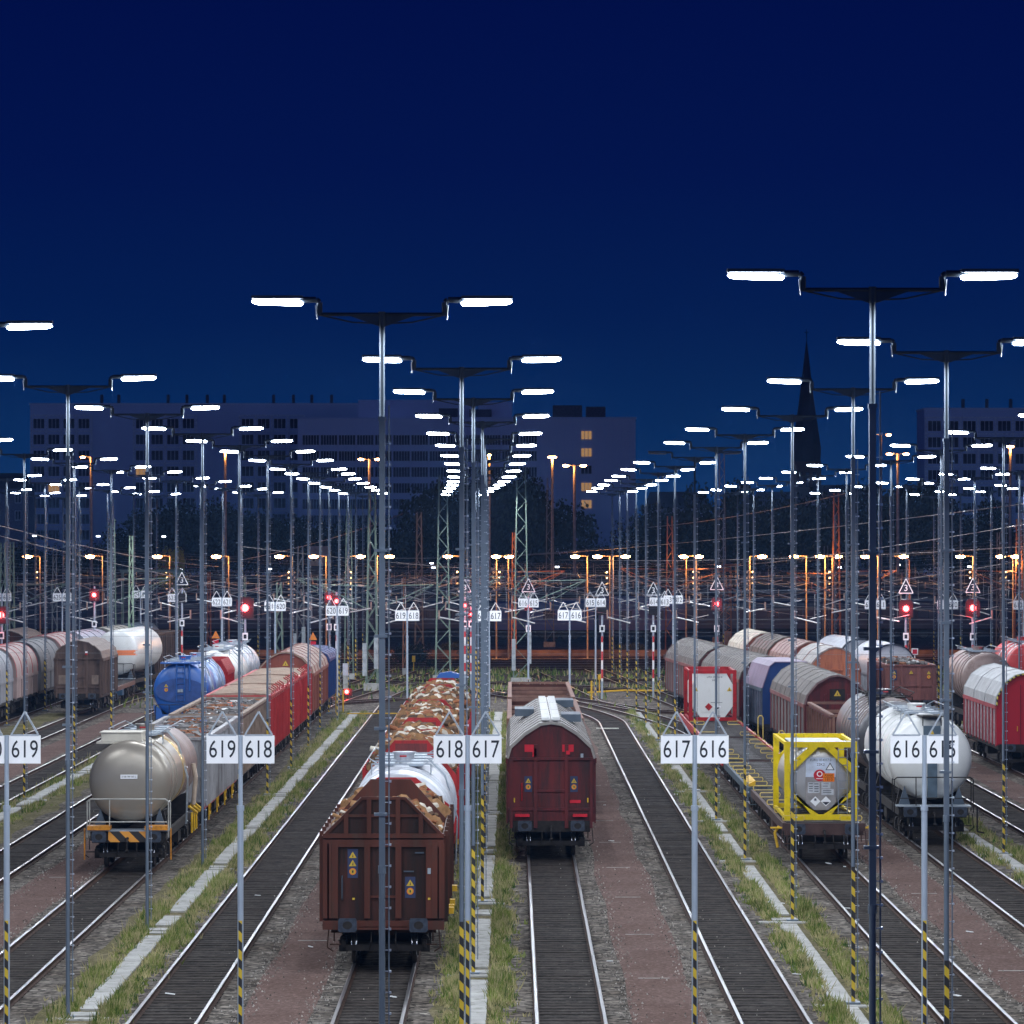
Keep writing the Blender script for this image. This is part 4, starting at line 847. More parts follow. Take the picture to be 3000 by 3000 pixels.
for i, (y, L, body, sole) in enumerate(((160.2, 19.5, M('blue_grey_frame', (.06, .085, .11), .6, 0, .3, 2), None), (180.3, 20.5, MATS['flat_brown'], red), (201.3, 26.5, MATS['flat_brown'], red))):
    r = wagon(f'{ORD[i]} flat container wagon behind the yellow tank container' , k, y, 'flat wagon'); flat(r, L, body, loops=(7, 5, 3)[i], sole=sole)
    if i == 0:
        mb = MB(); mb.prism([(-1.3, 1.2), (-1.05, 1.2), (-1.05, 1.42), (-1.3, 1.3)], 1.0, 5.0); mb.build('yellow_ramp', yellow2, r)
    if i: 
        mb = MB()
        for s in (-1, 1): mb.box(s*1.3-.05, s*1.3+.05, .8, L-.8, 1.0, 1.27)
        mb.build('red_side_rail', red, r)
pan.scale = (1.19, 1, 1.15); pan.location = (0, 0, -.455)
c = thing('tank_container', 'white tank container in a red frame at the end of the flat wagons', 'tank container', cx(2, 218), 218); tank_frame(c, red, tankw, flatend=True, diag=False)
mb = MB(); text_into(mb, 'UTA 251393 0', .13, 0, face_T(.1, .03, 3.47)); text_into(mb, '24K2', .13, 0, face_T(.1, .03, 3.31)); mb.box(-.1, .5, .025, .03, 2.16, 2.18); mb.box(.05, .4, .045, .055, 1.46, 1.5); mb.build('lettering', dgt, c)
dia(-.2, 1.95, .2, [red, red], c, .02); dia(.25, 1.95, .17, [white, dgt], c, .02, 'corr')
for s in (-1, 1): mb = MB(); mb.plate([(s*.86-.13, 2.75), (s*.86+.13, 2.75), (s*.86, 2.97)], .05, .004, 0); mb.plate([(s*.86-.02, 2.77), (s*.86+.03, 2.77), (s*.86, 2.9)], .044, .003, 1); mb.build('warning_triangle', [MATS['st_yel'], dgt], c)
mb = MB()
for x, y, z in ((1.75, 212, 1.2), (1.55, 204, 1.2), (-1.3, 210, 1.2), (-.85, 207, 1.2)): pass
def loop_post(x, y, label):
    mb = MB(); mb.poly([(-.12, 0, .5), (-.12, 0, 1.9), (-.06, 0, 2.0), (.06, 0, 2.0), (.12, 0, 1.9), (.12, 0, .9), (.0, 0, .8), (-.12, 0, .9)], .028, 6); mb.bar((-.12, 0, GZ), (-.12, 0, .6), .03, 6)
    o = mb.build('handrail', MATS['loop_yellow']); o.location = (x, y, 0); tag(o, label, 'handrail')
loop_post(12.0, 206, 'upper yellow loop handrail beside the white tank container'); loop_post(12.0, 190, 'lower yellow loop handrail beside the flat wagons')
# ================= siding x=14.7
k = 3
r = wagon('white tank wagon with black end railing and dark ladder panel at right', k, 148.4, 'tank wagon', name='tank_wagon')
tank_wagon(r, 13.6, 1.45, 2.84, tankw, y0=1.7, rings=(2.6, 3.2, 3.8, 5.6, 7.4, 9.2), ringm=tankw, railm=under, rail_w=1.38, dish=.55, frame=under)
MB().box(-.17, .17, 1.06, 1.14, 1.5, 2.75).build('end_slot', M('slot_blue_grey', (.06, .09, .12), .4), r)
mb = MB(); mb.box(-.3, .3, 1.1, 1.5, 3.45, 4.0, 0); mb.plate([(-.17, 3.5), (.17, 3.5), (0, 3.86)], 1.09, .006, 1); mb.plate([(-.025, 3.56), (.03, 3.56), (.01, 3.76)], 1.08, .004, 2); mb.build('warning_board', [MATS['slot_blue_grey'], MATS['st_yel'], dgt], r)
mb = MB(); mb.poly([(-.32, 1.2, 4.0), (-.32, 1.2, 4.35), (.32, 1.2, 4.35), (.32, 1.2, 4.0)], .02); mb.box(-.4, .4, 1.1, 2.6, 4.30, 4.34); mb.poly([(1.5, .4, 1.2), (1.5, .4, .35), (1.75, .4, .3)], .03); mb.build('top_rail', under, r)
r = wagon('black ringed tank wagon right behind the white tank wagon', k, 162.4, 'tank wagon', name='tank_wagon')
tank_wagon(r, 13.6, 1.46, 2.86, tankk, rings=(1.6, 2.4, 3.4, 4.4, 5.4, 6.6, 7.8, 9.0), ringm=M('tank_ring_brown', (.16, .13, .12), .4, .3), rail=False, frame=under, valves=False)
r = wagon('brown open wagon between the black tank wagon and arched wagon', k, 176.6, 'open wagon'); open_wagon(r, 15, maroon, 3.15, 1.42, ribs=9, rib=M('pale_rust', (.28, .15, .11)), cross=2)
r = wagon('maroon arched roof sliding wall wagon with end gable behind open wagon', k, 192.4, 'hooded wagon')
hood_wagon(r, 21, gable(1.46, 3.05, 4.34), roofb, M('grimy_grey_side', (.11, .10, .095), .7, 0, .4, .8, 1, dirt=(.05, .03, .03)), maroon, ribs=7, ribm=roofg, rim=M('pink_rim', (.18, .065, .06), .6, 0, .3, 1), edge=M('mauve_edge', (.17, .10, .10), .6)); mb = MB(); mb.box(-.35, .35, .585, .60, 3.25, 3.75); mb.build('end_door', under, r); stick(r, 0, 3.72, .585, 1, .28, False)
r = wagon('lilac and blue hooded wagon between two arched roof wagons', k, 214.6, 'hooded wagon'); hood_wagon(r, 9, [(-1.42, 3.0), (-1.05, 4.1), (-.8, 4.3), (.8, 4.3), (1.05, 4.1), (1.42, 3.0)], lilac, lilac, dblue, ribm=None, plain_end=True, rim=M('blue_grey_frame', (.06, .085, .11)))
for i, y in enumerate((224.6, 246.4)): 
    r = wagon(f'{("nearer", "farther")[i]} brown arched wagon with ribbed grey roof, left end of right train', k, y, 'hooded wagon')
    hood_wagon(r, 21, gable(1.46, 3.1, 4.3), roofb, MATS['grimy_grey_side'], maroon, ribs=18, ribm=roofg, rim=MATS['pink_rim'], ribs_side=14)
# ================= siding x=19.1
k = 4
r = wagon('orange brown hooded wagon with round gable beside the silver wagons', k, 245, 'hooded wagon', x=18.65, rz=.03); hood_wagon(r, 12, gable(1.4, 3.0, 4.24), roofg, brick, M('orange_brown', (.34, .11, .055), .6, 0, .2, 1, 1, dirt=(.18, .06, .04)), ribs=2, ribm=brick, plain_end=False)
for i, (y, x, m_, lb) in enumerate(((257.6, 18.2, M('brown_roof2', (.22, .13, .11), .5), 'brown roofed wagon behind the orange brown hooded wagon'), (270, 17.6, roofb, 'dark netted roof wagon behind the brown roofed wagon'), (283, 16.9, M('cream_roof', (.55, .5, .42), .6), 'cream roofed wagon at the far end by the dark trains'))):
    r = wagon(lb, k, y, 'hooded wagon', x=x, rz=.05); hood_wagon(r, 12, gable(1.4, 3.1, 4.25), m_, brick, brick, ribs=6, ribm=m_)
# ================= siding x=23.5
k = 5
r = wagon('red van with grey kinked roof and yellow handles at the right edge', k, 193.6, 'van', x=23.5)
pf = [(-1.44, 2.95), (-1.40, 3.35), (-1.05, 3.95), (-.55, 4.3), (0, 4.42), (.55, 4.3), (1.05, 3.95), (1.40, 3.35), (1.44, 2.95)]
hood_wagon(r, 15, pf, M('van_roof_grey', (.34, .35, .36), .55, 0, .15, 1, 0, dirt=(.22, .22, .22), damt=.4), M('graffiti_grey', (.24, .22, .24), .6, 0, .5, 6, 0, dirt=(.30, .05, .05), damt=.5), M('van_red', (.32, .014, .025), .45, 0, .12, 1, 1, dirt=(.25, .02, .03), damt=.3), ribs=3, ribm=MATS['van_roof_grey'], plain_end=True, rim=M('rim_red', (.3, .05, .06), .6))
mb = MB()
for x in (-.35, .35, -1.0): mb.box(x-.015, x+.015, .595, .605, 1.2, 3.9)
mb.build('door_gap', maroon, r)
mb = MB()
for x, z0, z1 in ((-1.15, 1.9, 2.4), (-.5, 1.8, 2.0), (.1, 1.9, 2.1)): mb.poly([(x, .6, z0), (x, .54, z0), (x, .54, z1), (x, .6, z1)], .018, 5)
mb.build('door_handle', yellow2, r)
roof_shell(pf, .50, .575, .06, grow=-.02).build('striped_edge', hazard('edge_hazard', (.02, .02, .02), (.55, .42, .05), .28, 1.0), r)
r = wagon('brown open wagon with yellow warning stickers on its panelled end', k, 246, 'open wagon', x=23.07); open_wagon(r, 14, M('mauve_brown', (.15, .058, .05), .6, 0, .25, 1, 1, dirt=(.07, .03, .03), damt=.4), 3.16, 1.36, ribs=8)
stick(r, 0, 2.95, .60, 1, .22, False); scrap_load(23.07, 247, 259, 1.3, 3.2, 260, 'grey rubble heaped in the open wagon with yellow stickers')
for i, (y, lb) in enumerate(((261, 'nearer silver arched wagon with black edged end above the open wagon'), (273.5, 'farther silver arched wagon beyond the orange brown wagon'))):
    r = wagon(lb, k, y, 'hooded wagon', x=23.35-.9*i, rz=.06*i+.02); hood_wagon(r, 12, arch(1.45, 2.3, 4.02+.05*i, 18, 2.2), silver, silver, silver, ribs=1, ribm=dgt, smooth=True, plain_end=True, edge=dgt)
r = wagon('brown beige tank wagon behind the red van on the right', k, 231, 'tank wagon', x=25.9, name='tank_wagon'); tank_wagon(r, 12, 1.4, 2.9, tankbr, rings=(2, 3, 4.5, 6, 8), ringm=tankbr, rail=False)
r = wagon('low red open wagon behind the brown tank, right edge', k, 216, 'open wagon', x=27.4); open_wagon(r, 14, wred, 3.3, 1.4, stickers=False, ribs=8)
r = wagon('red tank wagon with white top at the far right edge', k, 247, 'tank wagon', x=30.2, name='tank_wagon'); tank_wagon(r, 11, 1.45, 3.0, MATS['bright_red_rib'], rings=(2, 4, 6), ringm=white, rail=False)
# ------------------------------------------------------------------ signals
def signal(X, Yp, Y, label, z3=False, big=1.0, post=True):
    x, z = px(X, Yp, Y); r = thing('signal', label, 'signal', x, Y, 0, 0, 'red railway signals')
    mb = MB(); mb.bar((0, .1, GZ), (0, .1, z+.6), .07, 8); mb.build('mast', MATS['sign_pole'], r)
    mb = MB(); h = .55*big; mb.prism([(-h*.8, z-h), (h*.8, z-h), (h*.8, z+h*.7), (h*.5, z+h), (-h*.5, z+h), (-h*.8, z+h*.7)], -.05, .05); mb.build('signal_head', M('signal_black', (.015, .012, .014), .5), r)
    mb = MB(); mb.plate([(.19*big*cos(a*pi/8), z+.19*big*sin(a*pi/8)) for a in range(16)], -.07, .03); mb.build('red_light', red_m, r)
    l = bpy.data.lights.new('red_lamp', 'POINT'); l.energy = 110*big; l.color = (1, .03, .04); l.shadow_soft_size = .15
    lo = bpy.data.objects.new('red_lamp', l); S.collection.objects.link(lo); lo.parent = r; lo.location = (0, -.4, z)
    mb = MB(); mb.box(-.06, .06, .0, .03, 1.0, 4.0); mb.build('mast_marker', rw, r)
    mb = MB(); mb.box(-.17, .17, -.02, .0, 4.3, 4.75); mb.box(-.09, .09, -.03, -.02, 4.4, 4.65, 1); mb.build('mast_plate', [white, dgt], r)
    if z3:
        zt = z+.95; mb = MB(); mb.plate([(-.44, zt), (.44, zt), (0, zt+.88)], .0, .02, 1)
        for p, q in (((-.44, zt), (.44, zt)), ((-.44, zt), (0, zt+.88)), ((.44, zt), (0, zt+.88))): mb.bar((p[0], -.03, p[1]), (q[0], -.03, q[1]), .032, 4, 0)
        text_into(mb, '3', .55, 0, face_T(0, -.04, zt+.30)); mb.build('speed_triangle', [white, dgt], r)
for X, Yp, Y, lb, z3, b in ((718, 1781, 262, 'largest red signal above the red covered wagons', False, 1.2), (2654, 1783, 262, 'red signal under a 3 triangle, left of two on the right', True, 1.0),
        (2850, 1781, 262, 'red signal under a 3 triangle, rightmost', True, 1.0), (2100, 1769, 285, 'red signal left of the orange insulator tower', True, .8), (1548, 1775, 285, 'small red signal in front of the 616 and 615 sign', True, .6),
        (276, 1743, 300, 'red signal between left tower and 625 sign', False, .8), (4, 1802, 265, 'red signal cut by the left edge', False, 1.0), (964, 1750, 290, 'upper red signal above the 620 and 619 sign', False, .7),
        (986, 1761, 289, 'lower red signal above the 620 and 619 sign', False, .7), (1362, 1774, 300, 'dim red signal behind the near lamp posts', True, .6), (1380, 1800, 300, 'tiny red signal right of the lamp posts', False, .5),
        (1764, 1785, 285, 'dark signal with 3 triangle by the 615 and 614 sign', True, .7), (1914, 1785, 285, 'dark signal with 3 triangle by the 614 sign', True, .7), (533, 1752, 303, 'signal with 3 triangle by the 623 and 622 sign', True, .6)):
    signal(X, Yp, Y, lb, z3, b)
for o in list(bpy.data.objects):        # the dark ones show no light
    if o.get('label', '').startswith('dark signal') or o.get('label', '').startswith('signal with'):
        for c in list(o.children):
            if c.name.startswith('red_'): bpy.data.objects.remove(c)
r = thing('ground_signal', 'glowing low red shunting signal on the ground at the left throat', 'signal', px(1018, 2037, 285)[0], 285)
mb = MB(); mb.box(-.3, .3, 0, .3, .0, .5); mb.bar((0, .15, GZ), (0, .15, .1), .05); mb.build('signal_head', M('signal_black'), r)
mb = MB(); mb.plate([(.14*cos(a*pi/8)-.05, .30+.14*sin(a*pi/8)) for a in range(16)], -.01, .03); mb.build('red_light', red_m, r)
l = bpy.data.lights.new('red_lamp', 'POINT'); l.energy = 150; l.color = (1, .06, .03); l.shadow_soft_size = .1; lo = bpy.data.objects.new('red_lamp', l); S.collection.objects.link(lo); lo.parent = r; lo.location = (-.05, -.45, .5)
# trackside bits
def small(name, label, cat, x, y, fn, mats):
    mb = MB(); fn(mb); o = mb.build(name, mats); o.location = (x, y, 0); return tag(o, label, cat)
small('relay_cabinet', 'tall pale grey relay cabinet by the red ground signal', 'cabinet', px(1012, 2000, 300)[0], 300, lambda m: (m.box(-.17, .17, 0, .3, GZ, .9, 1), m.box(-.19, .19, -.03, .33, .9, 1.75, 0)), [MATS['galv_bright'], conc])
small('marker_post', 'short yellow marker post left of the ground signal', 'post', px(985, 2080, 262)[0], 262, lambda m: (m.bar((0, 0, GZ), (0, 0, 1.4), .05), m.cb((0, -.05, 1.2), (.12, .05, .2), 0)), [yellow2])
small('marker_post', 'short orange marker post under the ground signal', 'post', px(1005, 2080, 263)[0], 263, lambda m: m.bar((0, 0, GZ), (0, 0, 1.2), .05), [yellow2])
small('yellow_bar', 'yellow track spanning bar across the siding at the left throat', 'bar', px(1130, 2092, 256)[0], 256, lambda m: (m.cb((0, 0, .05), (4.6, .08, .06)), m.cb((-.3, 0, .12), (.35, .3, .2))), [yellow2])
small('white_plank', 'white plank lying across the curved siding', 'plank', px(1780, 2132, 238)[0], 238, lambda m: m.cb((0, 0, -.04), (1.25, .3, .04)), [M('pale_concrete', (.5, .5, .45))])
small('yellow_hose_post', 'yellow post with drooping pale hose at the right throat', 'post', px(1733, 2030, 280)[0], 280, lambda m: (m.bar((0, 0, GZ), (0, 0, 1.2), .06), m.poly([(0, 0, 1.2), (.12, 0, 1.1), (.2, 0, .3), (.35, 0, -.1)], .03, 5, 1)), [yellow2, cover])
small('yellow_box', 'yellow box standing among the throat weeds', 'box', px(1756, 2005, 300)[0], 300, lambda m: (m.bar((0, 0, GZ), (0, 0, .6), .04), m.cb((0, 0, .8), (.2, .2, .35))), [yellow2])
small('yellow_bar', 'long yellow and orange bar lying across the tracks right of centre', 'bar', px(1850, 2027, 292)[0], 292, lambda m: (m.bar((-3, 0, 0), (-.5, 0, .15), .06), m.bar((-.5, 0, .15), (2.2, 0, .12), .06)), [yellow2])
small('yellow_box', 'yellow trackside box in front of the wide lattice mast', 'box', px(1212, 1963, 345)[0], 345, lambda m: (m.bar((0, 0, GZ), (0, 0, .5), .04), m.cb((0, 0, .8), (.25, .2, .5))), [yellow2])
small('red_sign', 'small square red sign above the open wagon on the right', 'sign', px(2680, 1910, 275)[0], 275, lambda m: (m.cb((0, 0, 3.25), (.42, .03, .42), 1), m.cb((0, -.02, 3.25), (.3, .02, .3), 0), m.bar((0, .05, GZ), (0, .05, 3), .03, 6, 1)), [MATS['st_red'], white])
small('warning_sign', 'orange triangle warning sign on a post behind the arched wagon', 'sign', px(917, 1885, 300)[0], 300, lambda m: (m.plate([(-.3, 3.4), (.3, 3.4), (0, 3.95)], 0, .03, 0), m.cb((0, 0, 3.15), (.42, .03, .3), 1), m.bar((0, .05, GZ), (0, .05, 3.4), .04, 6, 2)), [MATS['st_ora'], MATS['st_red'], under])
small('warning_sign', 'orange triangle warning sign behind the white tanks on the left', 'sign', px(632, 1880, 305)[0], 305, lambda m: (m.plate([(-.3, 3.4), (.3, 3.4), (0, 3.95)], 0, .03, 0), m.cb((0, 0, 3.15), (.42, .03, .3), 1), m.bar((0, .05, GZ), (0, .05, 3.4), .04, 6, 2)), [MATS['st_ora'], MATS['st_red'], under])
for i in range(34):      # litter on the ballast
    x = random.uniform(-9, 14); y = random.uniform(88, 190)
    if abs(x) > y*.115: continue
    mb = MB(); mb.cb((0, 0, 0), (random.uniform(.06, .16), random.uniform(.08, .22), .02)); o = mb.build('litter', white); o.location = (x, y, GZ+.03); o.rotation_euler = (.1, .1, random.uniform(0, 3)); tag(o, 'scrap of white paper lying on the ballast', 'litter', 'white litter scattered between the tracks')
# ------------------------------------------------------------------ catenary masts and wires
green_s = M('green_grey_mast', (.16, .22, .18), .6, .2, .15, 1); orangem = M('orange_brown_mast', (.30, .13, .07), .7, .1, .2, 1); greym = M('grey_mast', (.13, .15, .17), .6, .2, .2, 1)  # green, orange-brown and grey base colours for the masts
def lattice(X, Ytop, Y, wpx, m_, label, name='lattice_mast', weights=False, canti=(), taper=.5, g='lattice masts of the overhead line'):
    x, zt = px(X, Ytop, Y); w = wpx*Y/F/2; r = thing(name, label, 'mast', x, Y, 0, random.uniform(-.15, .15), g)
    mb = MB(); 
    for s in (-1, 1):
        for d in (-1, 1): mb.bar((s*w, d*w*.7, GZ), (s*w*taper, d*w*.7*taper, zt), .05, 4)
    mb.build('mast_leg', m_, r); mb = MB(); z = .3; sg = 1
    while z < zt-.8:
        f0 = 1-(1-taper)*z/zt; z2 = z+.95*f0+.25; f1 = 1-(1-taper)*z2/zt
        for d in (-1, 1): mb.bar((-sg*w*f0, d*w*.7*f0, z), (sg*w*f1, d*w*.7*f1, z2), .028, 4)
        for s in (-1, 1): mb.bar((s*w*f0, -sg*w*.7*f0, z), (s*w*f1, sg*w*.7*f1, z2), .025, 4)
        z = z2; sg = -sg
    mb.build('lattice', m_, r)
    MB().box(-w*1.3, w*1.3, -w, w, GZ-.1, .35).build('mast_foot', conc, r)
    if weights:
        for s in (-1, 1): MB().box(s*w-.14, s*w+.14, -w-.35, -w-.1, .9+.5*(s > 0), 3.2+.5*(s > 0)).build('tension_weight', M('weight_grey', (.33, .36, .38), .7), r)
    for z, L, s in canti:
        mb = MB(); mb.bar((s*w, 0, z), (s*(w+L), 0, z+.1), .035, 5); mb.bar((s*w, 0, z-1.6), (s*(w+L*.95), 0, z+.05), .035, 5); mb.bar((s*(w+L), 0, z+.1), (s*(w+L*.35), 0, z-1.5), .022, 5)
        mb.bar((s*(w+.15), 0, z), (s*(w+.6), 0, z+.03), .075, 6, 1); mb.build('cantilever', [m_, M('insulator', (.3, .2, .16), .3)], r)
    return r
lat = [(1298, 1392, 318, 44, green_s, 'wide green lattice mast right of the 619 and 618 far sign', 0, ((7.6, 4, 1),)), (1527, 1366, 312, 46, green_s, 'wide green lattice mast behind the open brown wagon', 1, ((7.4, 4.2, 1),)),
 (1090, 1430, 300, 34, green_s, 'green lattice mast with weights behind the nearest tall post', 1, ((7.2, 4, 1), (7.2, 3.4, -1))), (1022, 1480, 322, 26, green_s, 'slim green lattice mast left of the weighted mast', 0, ((7.4, 3.6, -1),)),
 (384, 1570, 300, 16, M('pale_green_mast', (.30, .42, .30), .6), 'narrow pale green lattice mast, brightest on the left', 0, ()), (330, 1520, 315, 22, green_s, 'green lattice mast beside the pale green one', 0, ((7.5, 4, 1),)),
 (8, 1590, 318, 20, green_s, 'green lattice mast on the left edge', 0, ()), (35, 1588, 322, 18, green_s, 'green lattice mast second from the left edge', 0, ((7, 4, 1),)), (160, 1600, 330, 18, greym, 'grey lattice mast left of the 625 sign', 0, ((7, 3, -1),)),
 (880, 1600, 330, 26, greym, 'grey lattice mast with weights between 621 and 620 signs', 1, ()), (712, 1690, 330, 20, green_s, 'short green lattice mast left of the largest red signal', 0, ()), (818, 1705, 322, 24, green_s, 'short green mast behind the 621 and 620 sign', 0, ()),
 (1228, 1500, 400, 24, greym, 'dark lattice mast in front of the trees left of centre', 0, ()), (1610, 1400, 420, 26, greym, 'dark blue lattice mast against the pale building', 0, ()), (2115, 1330, 420, 26, greym, 'dark lattice mast right of the pale building', 0, ()),
 (1505, 1560, 385, 14, orangem, 'orange lit lattice mast beside the green mast', 0, ((7.5, 4.5, 1),)), (1962, 1512, 375, 26, orangem, 'brightest orange lit lattice mast by the right throat', 0, ((7.8, 5, 1), (7.8, 4, -1))), (2450, 1445, 375, 26, orangem, 'orange lit lattice mast above the orange brown wagon', 0, ((7.6, 5, 1), (7.4, 4, -1))),
 (2505, 1672, 365, 12, orangem, 'thin orange ladder mast right of the orange lattice mast', 0, ()), (2985, 1520, 375, 26, orangem, 'orange lit lattice mast at the right edge', 0, ((7.6, 4, -1),)), (2660, 1640, 380, 14, orangem, 'thin orange brown mast behind the left 3 triangle signal', 0, ()),
 (612, 1675, 370, 12, orangem, 'thin orange lit mast left of the largest red signal', 0, ((8, 4, -1),)), (2420, 1600, 440, 20, greym, 'dark lattice mast behind the orange lattice mast', 0, ()), (1185, 1690, 335, 10, orangem, 'thin orange mast right of the nearest tall post', 0, ()), (2925, 1560, 400, 14, greym, 'dark lattice mast near the right edge', 0, ())]
for a in lat: lattice(a[0], a[1], a[2], a[3], a[4], a[5], weights=a[6], canti=a[7])
# orange insulator tower
x, z = px(2131, 1640, 360); r = thing('insulator_tower', 'bright orange lit tower with bunched insulators and round drums', 'mast', x, 360)
mb = MB()
for s in (-.35, .35): mb.bar((s, 0, 0), (s*.8, 0, z-.5), .07, 5)
mb.box(-1.1, 1.1, -.3, .3, z-.5, z-.35); mb.box(-.8, .8, -.2, .2, z-1.0, z-.9)
for i in range(14): mb.bar((-.35+(i % 2)*.7, 0, .5+i*.5), (.35-(i % 2)*.7, 0, 1.0+i*.5), .035, 4)
mb.build('tower_frame', orangem, r); mb = MB()
for s in (-.6, -.2, .2, .6):
    for i in range(9): mb.bar((s*(1.3 if i > 4 else 1), -.3, z-4.3+i*.4), (s*(1.3 if i > 4 else 1), -.3, z-4.1+i*.4), .16 if i % 2 else .09, 8)
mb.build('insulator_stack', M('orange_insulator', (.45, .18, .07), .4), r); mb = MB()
for s in (-1.0, 0, .9, 1.9): mb.bar((s, -.4, .4), (s, -.4, 2.2+.5*(s == 0)), .28, 12)
mb.build('drum', M('orange_insulator'), r)
small('portal_beam', 'pale green portal beam on posts in front of the left trees', 'gantry', px(440, 1673, 340)[0], 340, lambda m: (m.box(-2.4, 2.4, -.1, .1, 7.85, 8.05), m.bar((2.2, 0, GZ), (2.2, 0, 8), .12, 6), m.bar((-2.2, 0, GZ), (-2.2, 0, 8), .12, 6), m.prism([(1.6, 8.0), (2.8, 8.0), (2.2, 7.3)], -.08, .08)), [green_s])
wire = M('wire_dark', (.16, .17, .19), .4, .6, .1, 1); armm = M('arm_bright', (.72, .72, .73), .4, .5, .1, 1)
WL = {165: 'nearest thin cross span of wires above the parked wagons', 192: 'second thin cross span of wires above the parked wagons', 222: 'third thin cross span of wires above the wagons'}
def headspan(Y, z, x0, x1, label, arms=6, sag=1.0, seg=14, upper=True, r_=.011):
    r = thing('cross_span', label, 'overhead wires', 0, Y, 0, random.uniform(-.012, .012), 'wires strung across the tracks')
    mb = MB(); mb.poly([(x0, 0, z), (x1, 0, z+random.uniform(-.1, .1))], r_, 4); mb.poly([(x0, .05, z+.85), (x1, .05, z+.75)], r_, 4)
    if upper: mb.poly([(x0+(x1-x0)*i/seg, .1, z+1.5+sag*2.2*((2*i/seg-1)**2)) for i in range(seg+1)], r_*1.1, 4)
    mb.build('span_wire', wire, r); mb = MB(); ib = MB()
    for k in range(-9, 10):
        x = cx(k, Y) if k in BEND else 1.3+4.475*k
        if x < x0 or x > x1: continue
        if arms:
            s = random.choice((-1, 1)); y_ = random.uniform(-.5, .5)
            mb.bar((x-s*1.3, y_, z+.12), (x+s*.1, y_, z-.12-random.uniform(0, .2)), .04, 5); mb.bar((x-s*.35, y_, z+.02), (x+s*.7, y_, z+.25), .014, 5)
            ib.bar((x-s*1.3, y_, z+.0), (x-s*1.3, y_, z+.55), .05, 6)
        if upper: mb.bar((x, .05, z), (x, .08, z+1.55), .008, 4)
    if arms: mb.build('registration_arm', armm, r); ib.build('insulator', M('insulator'), r)
for Y in (165, 192, 222): headspan(Y, 6.15, -28, 28, WL[Y], arms=0, upper=False, r_=.006)
for i, (Y, z) in enumerate(((262, 5.6), (288, 5.7), (303, 5.9), (319, 5.9), (336, 6.0), (352, 6.2), (370, 6.2), (392, 6.3), (412, 6.4), (440, 6.4))):
    headspan(Y, z, -52, 52, f'{ORD[i]} cross span with bright arms counted from the front at the yard throat', sag=1.1)
n = 0
for k in list(range(-8, 9)):
    mb = MB()
    for zz, rr in ((5.75, .010), (7.2, .010)):
        P = []; 
        for j in range(0, 13):
            Y = 255+j*28; x = (cx(k, min(Y, 345)) if k in BEND else 1.3+4.475*k)+(.3 if j % 2 else -.3); P.append((x*1.0-(Y-345)*.02*(1 if k > 0 else -1)*(Y > 345), Y, zz+(.45*((j % 2)*1) if zz > 6 else 0)))
        mb.poly(P, rr, 4)
    for j in range(0, 60): Y = 257+j*5.5
    tag(mb.build('contact_wire', wire), 'thin overhead contact wire running lengthwise above the throat tracks', 'overhead wires', 'lengthwise overhead wires')
# slanting feeder lines across the view
fd = [((-2, 1330*0+1570), (1090, 1790), 240, 330), ((710, 1640), (1180, 1505), 330, 400), ((700, 1600), (1900, 1690), 300, 300), ((1450, 1632), (3010, 1475), 420, 240), ((1900, 1680), (3010, 1535), 380, 230), ((1640, 1640), (3010, 1600), 330, 260), ((0, 1540), (640, 1660), 230, 360), ((1120, 1635), (1900, 1590), 330, 330), ((2050, 1760), (3010, 1640), 400, 260), ((1900, 1545), (2500, 1440), 400, 330), ((1930, 1700), (2600, 1660), 300, 350)]
for i, (a, b, ya, yb) in enumerate(fd):
    (x0, z0), (x1, z1) = px(*a, ya), px(*b, yb); P = []
    for j in range(13): t = j/12; P.append((x0+(x1-x0)*t, ya+(yb-ya)*t, z0+(z1-z0)*t-.9*4*t*(1-t)*.4))
    tag(MB().poly(P, .022, 5).build('feeder_line', M('feeder', (.22, .2, .19), .5, .3)), f'{ORD[i]} slanting feeder cable hanging above the wires', 'cable', 'slanting feeder cables')
